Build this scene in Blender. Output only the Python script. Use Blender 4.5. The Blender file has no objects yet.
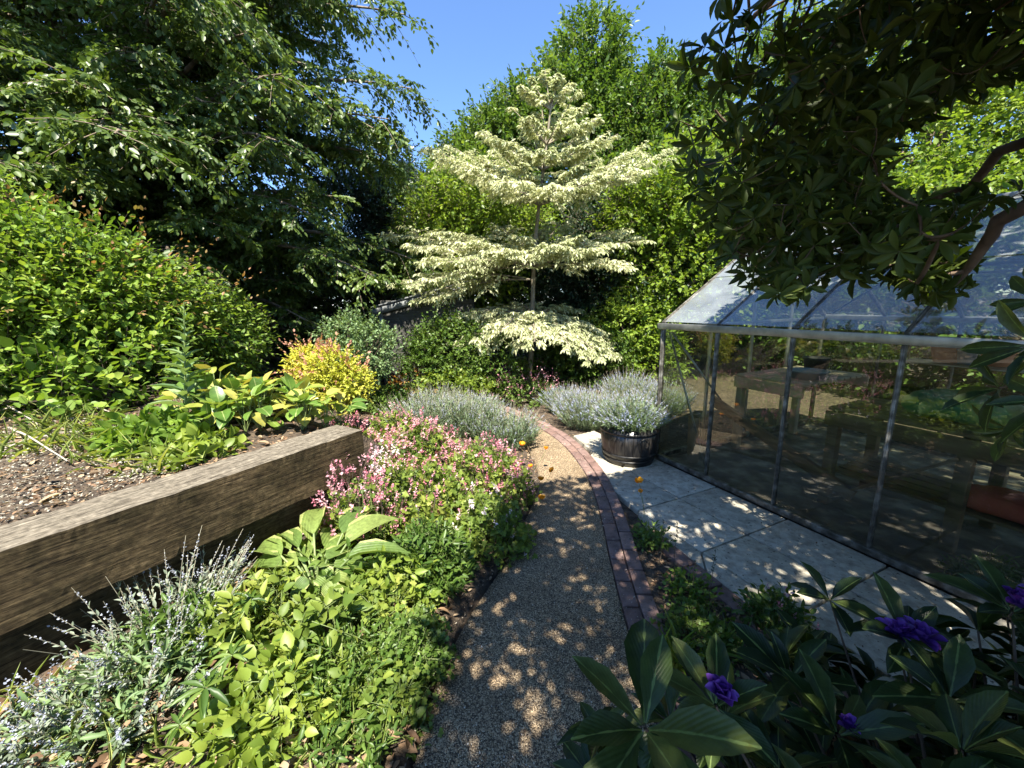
import bpy, math
import numpy as np
C = bpy.context.scene
COL = C.collection
rg = np.random.default_rng(11)
rad = math.radians

# ---------------------------------------------------------------- camera
CF, CP, CR, CH = 394.9, rad(11.57), rad(-1.2), 1.62
FW = np.array([0, math.cos(CP), -math.sin(CP)])
_U = np.array([0, math.sin(CP), math.cos(CP)]); _R = np.array([1., 0, 0])
RT = _R*math.cos(CR)+_U*math.sin(CR); UP = -_R*math.sin(CR)+_U*math.cos(CR)
from mathutils import Matrix, Vector
cam_d = bpy.data.cameras.new('camera'); cam = bpy.data.objects.new('camera', cam_d); COL.objects.link(cam)
m = Matrix((( RT[0], UP[0], -FW[0], 0), (RT[1], UP[1], -FW[1], 0), (RT[2], UP[2], -FW[2], CH), (0, 0, 0, 1)))
cam.matrix_world = m
cam_d.sensor_width = 36; cam_d.lens = 36*CF/1024; cam_d.clip_start = .02; cam_d.clip_end = 2000
C.camera = cam
C.render.resolution_x = 1024; C.render.resolution_y = 768

# ---------------------------------------------------------------- world, sun, exposure
SUN_EL, SUN_AZ = rad(60), rad(183)       # azimuth of the sun, clockwise from +Y: behind the camera
SD = np.array([math.sin(SUN_AZ)*math.cos(SUN_EL), math.cos(SUN_AZ)*math.cos(SUN_EL), math.sin(SUN_EL)])
w = bpy.data.worlds.new('World'); C.world = w; w.use_nodes = True
nt = w.node_tree; nt.nodes.clear()
sky = nt.nodes.new('ShaderNodeTexSky'); sky.sky_type = 'NISHITA'; sky.sun_disc = False
sky.sun_elevation = SUN_EL; sky.sun_rotation = SUN_AZ; sky.air_density = .85; sky.dust_density = .0; sky.ozone_density = 8.0
bg = nt.nodes.new('ShaderNodeBackground'); bg.inputs[1].default_value = .105
wo = nt.nodes.new('ShaderNodeOutputWorld')
nt.links.new(sky.outputs[0], bg.inputs[0]); nt.links.new(bg.outputs[0], wo.inputs[0])
sl = bpy.data.lights.new('sun', 'SUN'); sl.energy = 5.0; sl.angle = rad(.53); sl.color = (1, .94, .82)
so = bpy.data.objects.new('sun', sl); COL.objects.link(so)
so.rotation_euler = Vector(-SD).to_track_quat('-Z', 'Y').to_euler(); so.location = (2, -6, 12)
C.view_settings.view_transform = 'Standard'; C.view_settings.look = 'None'
C.view_settings.gamma = 1; C.view_settings.exposure = 1.8
C.render.engine = 'CYCLES'
C.cycles.max_bounces = 7; C.cycles.transparent_max_bounces = 24; C.cycles.transmission_bounces = 4; C.cycles.diffuse_bounces = 3

# ---------------------------------------------------------------- placing helpers (size and place estimated from the photo's perspective)
def ray(x, y): return FW+RT*(x-512)/CF-UP*(y-384)/CF
O3 = np.array([0, 0, CH])
def G(x, y, z=0.):
    d = ray(x, y); return O3+d*(z-CH)/d[2]
def AY(x, y, Y):
    d = ray(x, y); return O3+d*Y/d[1]
def PR(P):
    d = np.atleast_2d(P)-O3; z = d@FW; z = np.where(np.abs(z) < 1e-6, 1e-6, z)
    return 512+CF*(d@RT)/z, 384-CF*(d@UP)/z, z
def inpoly(x, y, poly):
    x = np.asarray(x); y = np.asarray(y); r = np.zeros(x.shape, bool); n = len(poly)
    for i in range(n):
        x1, y1 = poly[i]; x2, y2 = poly[(i+1) % n]
        if y1 == y2: continue
        c = ((y1 > y) != (y2 > y)) & (x < (x2-x1)*(y-y1)/(y2-y1)+x1)
        r ^= c
    return r

# ---------------------------------------------------------------- materials
MAT = {}
def nodes(name):
    M = bpy.data.materials.new(name); M.use_nodes = True; n = M.node_tree; n.nodes.clear()
    o = n.nodes.new('ShaderNodeOutputMaterial'); return M, n, o
def ramp(n, cols):
    r = n.nodes.new('ShaderNodeValToRGB'); e = r.color_ramp.elements
    k = len(cols)
    while len(e) < k: e.new(.5)
    for i, c in enumerate(cols):
        if len(c) == 4: e[i].position = c[3]
        else: e[i].position = i/max(1, k-1)
        e[i].color = (c[0], c[1], c[2], 1)
    return r
def leafmat(name, cols, tr=.35, rough=.45, spec=.4, tcol=(1.25, 1.25, .55), mode=None, edge=None):
    M, n, o = nodes(name); L = n.links.new
    a = n.nodes.new('ShaderNodeAttribute'); a.attribute_name = 'rnd'
    r = ramp(n, cols); L(a.outputs['Fac'], r.inputs[0]); colr = r.outputs[0]
    if mode:
        uv = n.nodes.new('ShaderNodeUVMap'); uv.uv_map = 'UVMap'
        sp = n.nodes.new('ShaderNodeSeparateXYZ'); L(uv.outputs[0], sp.inputs[0])
        ab = n.nodes.new('ShaderNodeMath'); ab.operation = 'SUBTRACT'; L(sp.outputs[0], ab.inputs[0]); ab.inputs[1].default_value = .5
        ab2 = n.nodes.new('ShaderNodeMath'); ab2.operation = 'ABSOLUTE'; L(ab.outputs[0], ab2.inputs[0])
        mx = n.nodes.new('ShaderNodeMix'); mx.data_type = 'RGBA'
        nz = n.nodes.new('ShaderNodeTexNoise'); nz.inputs['Scale'].default_value = 60
        ad = n.nodes.new('ShaderNodeMath'); ad.operation = 'MULTIPLY_ADD'; L(nz.outputs[0], ad.inputs[0]); ad.inputs[1].default_value = .10; L(ab2.outputs[0], ad.inputs[2])
        mr = n.nodes.new('ShaderNodeMapRange'); L(ad.outputs[0], mr.inputs[0])
        if mode == 'margin':
            mr.inputs[1].default_value = .44; mr.inputs[2].default_value = .47
        else:                                   # pale midrib
            mr.inputs[1].default_value = .085; mr.inputs[2].default_value = .065
        L(mr.outputs[0], mx.inputs[0]); L(colr, mx.inputs[6]); mx.inputs[7].default_value = (*edge, 1); colr = mx.outputs[2]
        n5 = n.nodes.new('ShaderNodeTexNoise'); n5.inputs['Scale'].default_value = 28; n5.inputs['Detail'].default_value = 7; n5.inputs['Roughness'].default_value = .7
        r5 = ramp(n, [(.62, .60, .55, .32), (1.12, 1.10, 1.0, .60), (1.0, .78, .45, .72)]); L(n5.outputs[0], r5.inputs[0])
        m5 = n.nodes.new('ShaderNodeMix'); m5.data_type = 'RGBA'; m5.blend_type = 'MULTIPLY'; m5.inputs[0].default_value = 1; L(colr, m5.inputs[6]); L(r5.outputs[0], m5.inputs[7]); colr = m5.outputs[2]
    b = n.nodes.new('ShaderNodeBsdfPrincipled'); L(colr, b.inputs['Base Color'])
    b.inputs['Roughness'].default_value = rough; b.inputs['Specular IOR Level'].default_value = spec
    if mode:
        wv = n.nodes.new('ShaderNodeMath'); wv.operation = 'SINE'
        q = n.nodes.new('ShaderNodeMath'); q.operation = 'MULTIPLY'; q.inputs[1].default_value = 70 if mode == 'margin' else 30
        if mode == 'margin': L(sp.outputs[0], q.inputs[0])
        else:
            q2 = n.nodes.new('ShaderNodeMath'); q2.operation = 'SUBTRACT'; L(sp.outputs[1], q2.inputs[0]); L(ab2.outputs[0], q2.inputs[1]); L(q2.outputs[0], q.inputs[0]); q.inputs[1].default_value = 65
        L(q.outputs[0], wv.inputs[0])
        bp = n.nodes.new('ShaderNodeBump'); bp.inputs['Strength'].default_value = .4 if mode == 'margin' else .12; bp.inputs['Distance'].default_value = .002
        L(wv.outputs[0], bp.inputs['Height']); L(bp.outputs[0], b.inputs['Normal'])
    t = n.nodes.new('ShaderNodeBsdfTranslucent')
    v = n.nodes.new('ShaderNodeVectorMath'); v.operation = 'MULTIPLY'; v.inputs[1].default_value = tcol; L(colr, v.inputs[0]); L(v.outputs[0], t.inputs[0])
    mm = n.nodes.new('ShaderNodeMixShader'); mm.inputs[0].default_value = tr
    L(b.outputs[0], mm.inputs[1]); L(t.outputs[0], mm.inputs[2]); L(mm.outputs[0], o.inputs[0])
    MAT[name] = M; return M
def solid(name, cols, rough=.7, scale=8, bump=0, metal=0, spec=.5, detail=6, stretch=(1, 1, 1), bscale=None, coord='Object', lo=.3, hi=.7):
    M, n, o = nodes(name); L = n.links.new
    tc = n.nodes.new('ShaderNodeTexCoord'); mp = n.nodes.new('ShaderNodeMapping'); mp.inputs[3].default_value = stretch; L(tc.outputs[coord], mp.inputs[0])
    nz = n.nodes.new('ShaderNodeTexNoise'); nz.inputs['Scale'].default_value = scale; nz.inputs['Detail'].default_value = detail; L(mp.outputs[0], nz.inputs[0])
    mr = n.nodes.new('ShaderNodeMapRange'); mr.inputs[1].default_value = lo; mr.inputs[2].default_value = hi; L(nz.outputs[0], mr.inputs[0])
    r = ramp(n, cols); L(mr.outputs[0], r.inputs[0])
    b = n.nodes.new('ShaderNodeBsdfPrincipled'); L(r.outputs[0], b.inputs['Base Color'])
    b.inputs['Roughness'].default_value = rough; b.inputs['Metallic'].default_value = metal; b.inputs['Specular IOR Level'].default_value = spec
    if bump:
        n2 = n.nodes.new('ShaderNodeTexNoise'); n2.inputs['Scale'].default_value = bscale or scale*3; n2.inputs['Detail'].default_value = 8; L(mp.outputs[0], n2.inputs[0])
        bp = n.nodes.new('ShaderNodeBump'); bp.inputs['Strength'].default_value = 1; bp.inputs['Distance'].default_value = bump; L(n2.outputs[0], bp.inputs['Height']); L(bp.outputs[0], b.inputs['Normal'])
    L(b.outputs[0], o.inputs[0]); MAT[name] = M; return M

# ---------------------------------------------------------------- mesh building (numpy)
def T(verts, faces):
    v = np.array(verts, float); f = np.array(faces, int); return dict(v=v, f=f, uv=np.stack([v[:, 0]+.5, v[:, 1]], 1))
LEAF4 = T([(0, 0, 0), (-.42, .27, .06), (-.40, .62, .03), (0, 1, -.10), (.40, .62, .03), (.42, .27, .06)], [(0, 5, 4, 3), (0, 3, 2, 1)])
def leafT(prof, fold=.1, arch=.2, k2=False):
    """leaf blade: prof = list of (along, half width); folded along the midrib, arching over"""
    v = []; f = []
    for y, hw in prof:
        z = -arch*y*y
        for x in (-1, 0, 1): v.append((x*hw, y, z+abs(x)*hw*fold))
    for i in range(len(prof)-1):
        a = i*3
        f += [(a, a+1, a+4, a+3), (a+1, a+2, a+5, a+4)]
    return T(v, f)
OBL = leafT([(0, .03), (.12, .10), (.35, .36), (.62, .5), (.85, .33), (1, .02)], .18, .22)     # rhododendron
OBLB = leafT([(0, .03), (.12, .12), (.35, .38), (.6, .5), (.82, .38), (.94, .16), (1, .02)], .42, .48)
OVAL = leafT([(0, .04), (.15, .32), (.42, .5), (.72, .38), (1, .02)], .25, .25)
HOST = leafT([(0, .03), (.06, .22), (.25, .46), (.5, .5), (.75, .36), (.92, .12), (1, .01)], .35, .55)
STRAP = leafT([(0, .5), (.35, .5), (.7, .35), (1, .03)], .2, .55)
def lobed(n=5, d=.35, k=4):
    v = [(0, .5, -.03)]; tot = n*k
    for i in range(tot):
        a = -math.pi/2+(.13+(1-.26/1)*(i/(tot-1)))*2*math.pi*.985
        r = .5*(1-d*(.5+.5*math.cos(2*math.pi*(i+.5)/k)))
        v.append((r*math.cos(a), .5+r*math.sin(a), .05*math.cos(3*a)))
    f = [(0, i, i+1) for i in range(1, tot)]+[(0, tot, 1)]
    return T(v, f)
GER = lobed(5, .38, 4); ROUND = lobed(9, .10, 2)
def norm(a): return a/np.maximum(np.linalg.norm(a, axis=-1, keepdims=True), 1e-9)
def inst(t, P, D, N, L, W, r):
    D = norm(D); B = norm(np.cross(D, N)); N2 = np.cross(B, D)
    n = len(P); L = np.broadcast_to(L, (n,)); W = np.broadcast_to(W, (n,))
    v = t['v']
    V = P[:, None]+v[None, :, 0, None]*(W[:, None, None]*B[:, None])+v[None, :, 1, None]*(L[:, None, None]*D[:, None])+v[None, :, 2, None]*(L[:, None, None]*N2[:, None])
    mlen = len(v); F = t['f'][None]+np.arange(n)[:, None, None]*mlen
    UV = np.broadcast_to(t['uv'][t['f'].ravel()][None], (n, t['f'].size, 2)).reshape(-1, 2)
    return V.reshape(-1, 3), F.reshape(-1, t['f'].shape[1]), np.repeat(np.broadcast_to(r, (n,)), mlen), UV
def link(name, me, parent=None, mat=None):
    o = bpy.data.objects.new(name, me); COL.objects.link(o)
    if mat: me.materials.append(MAT[mat] if isinstance(mat, str) else mat)
    if parent is not None: o.parent = parent; 
    return o
def rawmesh(name, V, F, rnd=None, UV=None, smooth=False):
    V = np.asarray(V, np.float32); F = np.asarray(F, np.int32); me = bpy.data.meshes.new(name)
    k = F.shape[1]; me.vertices.add(len(V)); me.vertices.foreach_set('co', V.ravel())
    me.loops.add(F.size); me.loops.foreach_set('vertex_index', F.ravel())
    me.polygons.add(len(F)); me.polygons.foreach_set('loop_start', np.arange(0, F.size, k, dtype=np.int32))
    me.polygons.foreach_set('loop_total', np.full(len(F), k, np.int32))
    if smooth: me.polygons.foreach_set('use_smooth', np.ones(len(F), bool))
    if rnd is not None:
        a = me.attributes.new('rnd', 'FLOAT', 'POINT'); a.data.foreach_set('value', np.asarray(rnd, np.float32))
    if UV is not None:
        u = me.uv_layers.new(name='UVMap'); u.data.foreach_set('uv', np.asarray(UV, np.float32).ravel())
    me.update(calc_edges=True); return me
def leaves_obj(name, sets, mat, parent=None, t=LEAF4, uv=False, smooth=False):
    """sets: list of (P,D,N,L,W,r) in world space; one mesh, relative to the parent's location"""
    Vs, Fs, Rs, Us = [], [], [], []; off = 0
    for s in sets:
        tt = s[6] if len(s) > 6 else t
        V, F, R, U = inst(tt, *s[:6]); Vs.append(V); Fs.append(F+off); Rs.append(R); Us.append(U); off += len(V)
    V = np.concatenate(Vs)
    if parent is not None: V = V-np.array(parent.location)
    me = rawmesh(name, V, np.concatenate(Fs), np.concatenate(Rs), np.concatenate(Us) if uv else None, smooth)
    return link(name, me, parent, mat)
def tubes(PL, R, sides=4):
    """PL (n,k,3) polylines, R (n,k) or scalar radii -> V,F"""
    PL = np.asarray(PL, float); n, k, _ = PL.shape; R = np.broadcast_to(R, (n, k))
    tg = np.gradient(PL, axis=1); tg = norm(tg)
    ref = np.where(np.abs(tg[..., 2:3]) > .9, np.array([1., 0, 0]), np.array([0, 0, 1.]))
    ref = np.broadcast_to(ref[:, k//2:k//2+1], tg.shape)
    A = norm(np.cross(tg, ref)); B = np.cross(tg, A)
    ph = np.arange(sides)/sides*2*math.pi
    V = PL[:, :, None]+R[:, :, None, None]*(np.cos(ph)[None, None, :, None]*A[:, :, None]+np.sin(ph)[None, None, :, None]*B[:, :, None])
    idx = np.arange(n*k*sides).reshape(n, k, sides)
    a = idx[:, :-1]; b = idx[:, 1:]
    F = np.stack([a, np.roll(a, -1, 2), np.roll(b, -1, 2), b], -1).reshape(-1, 4)
    return V.reshape(-1, 3), F
def tubes_obj(name, items, mat, parent=None, smooth=True, rnd=None):
    Vs, Fs = [], []; off = 0
    for it in items:
        V, F = tubes(*it); Vs.append(V); Fs.append(F+off); off += len(V)
    V = np.concatenate(Vs)
    if parent is not None: V = V-np.array(parent.location)
    me = rawmesh(name, V, np.concatenate(Fs), rg.random(len(V)) if rnd is None else np.full(len(V), rnd), None, smooth)
    return link(name, me, parent, mat)
def limb(pts, k=12, wob=.0):
    """smooth polyline through pts"""
    pts = np.array(pts, float); s = np.linspace(0, len(pts)-1, k); out = []
    for t in s:
        i = min(int(t), len(pts)-2); u = t-i
        p0 = pts[max(i-1, 0)]; p1 = pts[i]; p2 = pts[i+1]; p3 = pts[min(i+2, len(pts)-1)]
        out.append(.5*((2*p1)+(-p0+p2)*u+(2*p0-5*p1+4*p2-p3)*u*u+(-p0+3*p1-3*p2+p3)*u**3))
    out = np.array(out); out[1:-1] += rg.normal(0, 1, (k-2, 3))*wob; return out
# branch sets
Z = np.array([0, 0, 1.])
def BR(P, D, L, N=None, dr=0., c=None):
    P = np.atleast_2d(P).astype(float); n = len(P)
    return dict(P=P, D=norm(np.broadcast_to(np.asarray(D, float), (n, 3))), L=np.broadcast_to(np.asarray(L, float), (n,)).copy(),
                N=norm(np.broadcast_to(Z if N is None else N, (n, 3))+0.), dr=np.broadcast_to(np.asarray(dr, float), (n,)).copy(), c=rg.random(n) if c is None else np.broadcast_to(c, (n,)))
def along(B, t):
    """t (n,k) -> positions, tangents (n,k,3)"""
    L = B['L'][:, None, None]; tt = t[..., None]
    P = B['P'][:, None]+L*(B['D'][:, None]*tt-B['dr'][:, None, None]*tt*tt*Z)
    D = norm(B['D'][:, None]-2*B['dr'][:, None, None]*tt*Z); return P, D
def kids(B, k, ang=1., lf=.4, t0=.1, dr=.15, jit=.25, planar=True, taper=.6, lift=0.):
    n = len(B['P']); t = t0+(1-t0)*(np.arange(k)[None]+rg.random((n, k)))/k
    P, D = along(B, t); N = np.broadcast_to(B['N'][:, None], D.shape)
    S = norm(np.cross(D, N)); N2 = np.cross(S, D)
    if planar: q = S*np.where(np.arange(k)[None, :, None] % 2 == 0, 1., -1.)+N2*rg.normal(0, .15, (n, k, 1))
    else:
        ph = np.arange(k)[None]*2.4+rg.random((n, 1))*6.28+rg.normal(0, .3, (n, k)); q = S*np.cos(ph)[..., None]+N2*np.sin(ph)[..., None]
    a = ang+rg.normal(0, .15, (n, k, 1)); d = D*np.cos(a)+q*np.sin(a)+rg.normal(0, jit*.4, (n, k, 3))+Z*lift
    L = B['L'][:, None]*lf*(1-taper*t)*rg.uniform(.7, 1.25, (n, k))
    c = np.clip(np.broadcast_to(B['c'][:, None], (n, k))*.6+rg.random((n, k))*.4, 0, 1)
    return BR(P.reshape(-1, 3), d.reshape(-1, 3), L.ravel(), (N+rg.normal(0, jit*.5, (n, k, 3))).reshape(-1, 3), dr, c.ravel())
def lv(B, k, L, W, ang=.9, planar=True, jit=.3, droop=.1, t0=.1, upn=False, tip=True, cw=.55):
    n = len(B['P']); t = t0+(1-t0)*(np.arange(k)[None]+rg.random((n, k))*.8)/k
    if tip: t[:, -1] = 1
    P, D = along(B, t); N = np.broadcast_to(Z if upn else B['N'][:, None], D.shape)
    S = norm(np.cross(D, N+rg.normal(0, .02, D.shape))); N2 = np.cross(S, D)
    if planar: q = S*np.where(np.arange(k)[None, :, None] % 2 == 0, 1., -1.)
    else:
        ph = np.arange(k)[None]*2.4+rg.random((n, 1))*6.28; q = S*np.cos(ph)[..., None]+N2*np.sin(ph)[..., None]
    a = np.full((n, k, 1), ang)+rg.normal(0, .2, (n, k, 1))
    if tip: a[:, -1] = .1
    d = norm(D*np.cos(a)+q*np.sin(a)+rg.normal(0, jit*.5, (n, k, 3))-Z*droop)
    NN = N+rg.normal(0, jit, (n, k, 3))
    r = np.clip(B['c'][:, None]*cw+rg.random((n, k))*(1-cw), 0, 1); s = rg.uniform(.5, 1.25, n*k)
    return (P.reshape(-1, 3), d.reshape(-1, 3), NN.reshape(-1, 3), L*s, W*s, r.ravel())
def lines(B, k=4, r0=.004, r1=.001, sides=3):
    t = np.broadcast_to(np.linspace(0, 1, k)[None], (len(B['P']), k)); P, _ = along(B, t)
    return (P, np.broadcast_to(np.linspace(r0, r1, k)[None], (len(B['P']), k)), sides)
def tag(o, label=None, cat=None, group=None, kind=None):
    if label: o['label'] = label
    if cat: o['category'] = cat
    if group: o['group'] = group
    if kind: o['kind'] = kind
    return o
def empty(name, loc, label, cat, group=None):
    o = bpy.data.objects.new(name, None); COL.objects.link(o); o.location = tuple(float(q) for q in loc); o.empty_display_size = .1
    return tag(o, label, cat, group)
# hard-surface boxes: collected in MB then built as one mesh
class MB:
    def __init__(s): s.V = []; s.F = []; s.n = 0
    def add(s, V, F): s.V.append(np.asarray(V, float)); s.F.append(np.asarray(F)+s.n); s.n += len(V); return s
    def beam(s, a, b, w, h, up=Z, off=(0, 0)):
        a = np.array(a, float); b = np.array(b, float); d = norm(b-a); S = norm(np.cross(d, up)); N = np.cross(S, d)
        V = []
        for p in (a, b):
            for i, j in ((-1, -1), (1, -1), (1, 1), (-1, 1)): V.append(p+S*(off[0]+i*w/2)+N*(off[1]+j*h/2))
        return s.add(V, [(0, 1, 2, 3), (7, 6, 5, 4), (0, 4, 5, 1), (1, 5, 6, 2), (2, 6, 7, 3), (3, 7, 4, 0)])
    def tube(s, pts, r, sides=8):
        V, F = tubes(np.array(pts, float)[None], np.broadcast_to(r, (1, len(pts))), sides); return s.add(V, F)
    def build(s, name, mat, parent=None, bevel=0, smooth=False):
        V = np.concatenate(s.V)
        if parent is not None: V = V-np.array(parent.location)
        me = rawmesh(name, V, np.concatenate(s.F), smooth=smooth); o = link(name, me, parent, mat)
        if bevel:
            b = o.modifiers.new('bevel', 'BEVEL'); b.width = bevel; b.segments = 2; b.limit_method = 'ANGLE'
        return o
def lathe(prof, c, sides=32, rnd=None):
    prof = np.array(prof, float); ph = np.arange(sides)/sides*2*math.pi
    V = np.stack([c[0]+prof[:, None, 0]*np.cos(ph), c[1]+prof[:, None, 0]*np.sin(ph), c[2]+np.broadcast_to(prof[:, None, 1], (len(prof), sides))], -1)
    idx = np.arange(len(prof)*sides).reshape(len(prof), sides); a = idx[:-1]; b = idx[1:]
    return V.reshape(-1, 3), np.stack([a, np.roll(a, -1, 1), np.roll(b, -1, 1), b], -1).reshape(-1, 4)
def vnoise(x, y, s=0):
    return (np.sin(x*3.1+s)*np.cos(y*2.7-s)+.5*np.sin(x*7.3+y*5.9+s*2)+.25*np.sin(x*15.1-y*13.7+s)+.15*np.sin(x*31+y*27))/1.9
# ================================================================ SETTING: ground, path, paving, raised bed
WA = np.array([-1.81, 1.25]); WU = norm(np.array([.79, 1.31])); WN = np.array([WU[1], -WU[0]]); WE = 1.53   # wall top front edge: origin, direction, normal, end
WA0 = -1.25; WH = .8
PL_ = np.array([(-.40, .2), (-.40, .9), (-.38, 1.11), (-.36, 1.4), (-.25, 1.8), (-.06, 2.25), (.04, 2.6), (.18, 3.1), (.24, 3.5), (.2, 4.1), (.05, 4.7), (-.17, 5.15), (-.5, 5.7), (-.95, 6.1), (-1.6, 6.5), (-2.4, 6.8)])
PI_ = np.array([(.50, .2), (.52, .9), (.53, 1.11), (.54, 1.4), (.56, 1.8), (.60, 2.25), (.64, 2.6), (.68, 3.1), (.68, 3.6), (.58, 4.3), (.40, 4.85), (.12, 5.4), (-.25, 6.0), (-.75, 6.5), (-1.45, 6.95), (-2.3, 7.25)])
pl = np.array(limb(np.c_[PL_, PL_[:, 0]*0], 90))[:, :2]; pi_ = np.array(limb(np.c_[PI_, PI_[:, 0]*0], 90))[:, :2]
def dpoly(x, y, poly):
    d = np.full(x.shape, 1e9); sg = np.zeros(x.shape)
    for i in range(len(poly)-1):
        a, b = poly[i], poly[i+1]; ab = b-a; L2 = (ab**2).sum()
        t = np.clip(((x-a[0])*ab[0]+(y-a[1])*ab[1])/L2, 0, 1); dx = x-a[0]-t*ab[0]; dy = y-a[1]-t*ab[1]; dd = np.hypot(dx, dy)
        k = dd < d; d = np.where(k, dd, d); sg = np.where(k, ab[0]*dy-ab[1]*dx, sg)
    return d, sg
def bed_h(x, y):
    """soil height of the ground sheet"""
    x = np.asarray(x, float); y = np.asarray(y, float)
    d, s = dpoly(x, y, pl); left = (s > 0) & (y < 7.5) & (y > -1.5)
    up = np.clip((d-.02)/.9, 0, 1); h = -.06+np.where(left, .09*np.clip(d/.05, 0, 1)+.2*up*np.clip((6.5-y)/3, 0, 1), 0)
    d2, s2 = dpoly(x, y, pi_); r = (s2 < 0) & (d2 > .14)
    r &= (x-WR(y) < 0)
    h = h+np.where(r, .05, 0)
    return h+.012*vnoise(x*2, y*2)*np.where(left | r, 1, .0)-.0
def WR(y): return .95+(2.42-y)*.34          # inner edge of the patio's brick course
xs = np.concatenate([-np.geomspace(5, 400, 22)[::-1], np.linspace(-4.9, 4.9, 240), np.geomspace(5, 400, 22)])
ys = np.concatenate([-np.geomspace(2, 400, 20)[::-1], np.linspace(-1.9, 9, 260), np.geomspace(9.1, 400, 22)])
X, Y = np.meshgrid(xs, ys); H = bed_h(X, Y); idx = np.arange(X.size).reshape(X.shape)
Fg = np.stack([idx[:-1, :-1], idx[:-1, 1:], idx[1:, 1:], idx[1:, :-1]], -1).reshape(-1, 4)
solid('soil', [(.02, .014, .010), (.05, .035, .023), (.10, .072, .047), (.16, .12, .08)], .95, 22, .02, detail=10, bscale=70, lo=.25, hi=.8)
tag(link('ground', rawmesh('ground', np.c_[X.ravel(), Y.ravel(), H.ravel()], Fg, smooth=True), None, 'soil'), kind='structure')
# gravel path: a thin slab between the two edge curves
M, n, o = nodes('gravel'); L = n.links.new
tc = n.nodes.new('ShaderNodeTexCoord'); vo = n.nodes.new('ShaderNodeTexVoronoi'); vo.inputs['Scale'].default_value = 230; L(tc.outputs['Object'], vo.inputs[0])
sp = n.nodes.new('ShaderNodeSeparateColor'); L(vo.outputs['Color'], sp.inputs[0])
r = ramp(n, [(.025, .018, .012), (.095, .07, .045, .25), (.23, .175, .11, .5), (.38, .285, .175, .75), (.62, .51, .35, 1)]); L(sp.outputs[0], r.inputs[0])
nz = n.nodes.new('ShaderNodeTexNoise'); nz.inputs['Scale'].default_value = 2.2; nz.inputs['Detail'].default_value = 8; L(tc.outputs['Object'], nz.inputs[0])
r2 = ramp(n, [(.62, .56, .5, .3), (1, .97, .92, .7)]); L(nz.outputs[0], r2.inputs[0])
mx = n.nodes.new('ShaderNodeMix'); mx.data_type = 'RGBA'; mx.blend_type = 'MULTIPLY'; mx.inputs[0].default_value = 1; L(r.outputs[0], mx.inputs[6]); L(r2.outputs[0], mx.inputs[7])
b = n.nodes.new('ShaderNodeBsdfPrincipled'); b.inputs['Roughness'].default_value = .8; L(mx.outputs[2], b.inputs['Base Color'])
bp = n.nodes.new('ShaderNodeBump'); bp.inputs['Strength'].default_value = 1; bp.inputs['Distance'].default_value = .004; bp.invert = True; L(vo.outputs['Distance'], bp.inputs['Height']); L(bp.outputs[0], b.inputs['Normal'])
L(b.outputs[0], o.inputs[0]); MAT['gravel'] = M
k = 9; tt = np.linspace(0, 1, k); PP = pl[:, None]*(1-tt)[None, :, None]+pi_[:, None]*tt[None, :, None]
V = np.c_[PP.reshape(-1, 2), (.006*np.sin(tt*math.pi)[None]+np.zeros((90, 1))).ravel()]
Vb = []
bl = np.c_[pl, np.full(90, -.08)]; ix = np.arange(90*k).reshape(90, k)
F = np.stack([ix[:-1, :-1], ix[:-1, 1:], ix[1:, 1:], ix[1:, :-1]], -1).reshape(-1, 4)
nb = 90*k; F2 = np.stack([nb+np.arange(89), np.arange(89)*k, np.arange(1, 90)*k, nb+np.arange(1, 90)], -1)
tag(link('path', rawmesh('path', np.r_[V, bl], np.r_[F, F2], smooth=False), None, 'gravel'), kind='structure')
# brick edging along the path (two courses) and along the patio
def brickmat(name, cols, bump=.004):
    M, n, o = nodes(name); L = n.links.new
    a = n.nodes.new('ShaderNodeAttribute'); a.attribute_name = 'rnd'; r = ramp(n, cols); L(a.outputs['Fac'], r.inputs[0])
    tc = n.nodes.new('ShaderNodeTexCoord'); nz = n.nodes.new('ShaderNodeTexNoise'); nz.inputs['Scale'].default_value = 14; nz.inputs['Detail'].default_value = 10; nz.inputs['Roughness'].default_value = .7; L(tc.outputs['Object'], nz.inputs[0])
    r2 = ramp(n, [(.45, .42, .40, .3), (1, 1, 1, .6)]); L(nz.outputs[0], r2.inputs[0])
    mx = n.nodes.new('ShaderNodeMix'); mx.data_type = 'RGBA'; mx.blend_type = 'MULTIPLY'; mx.inputs[0].default_value = 1; L(r.outputs[0], mx.inputs[6]); L(r2.outputs[0], mx.inputs[7])
    n3 = n.nodes.new('ShaderNodeTexNoise'); n3.inputs['Scale'].default_value = 45; n3.inputs['Detail'].default_value = 6; L(tc.outputs['Object'], n3.inputs[0])
    r3 = ramp(n, [(0, 0, 0, .63), (1, 1, 1, .70)]); L(n3.outputs[0], r3.inputs[0])
    m2 = n.nodes.new('ShaderNodeMix'); m2.data_type = 'RGBA'; L(r3.outputs[0], m2.inputs[0]); L(mx.outputs[2], m2.inputs[6]); m2.inputs[7].default_value = (.05, .045, .035, 1)
    b = n.nodes.new('ShaderNodeBsdfPrincipled'); b.inputs['Roughness'].default_value = .85; L(m2.outputs[2], b.inputs['Base Color'])
    bp = n.nodes.new('ShaderNodeBump'); bp.inputs['Distance'].default_value = bump; L(n3.outputs[0], bp.inputs['Height']); L(bp.outputs[0], b.inputs['Normal'])
    L(b.outputs[0], o.inputs[0]); MAT[name] = M
brickmat('brick', [(.14, .085, .075), (.22, .135, .11), (.19, .125, .11), (.28, .18, .15)])
brickmat('slab', [(.40, .37, .29), (.47, .435, .345), (.43, .40, .32), (.52, .48, .385)], .003)
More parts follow.
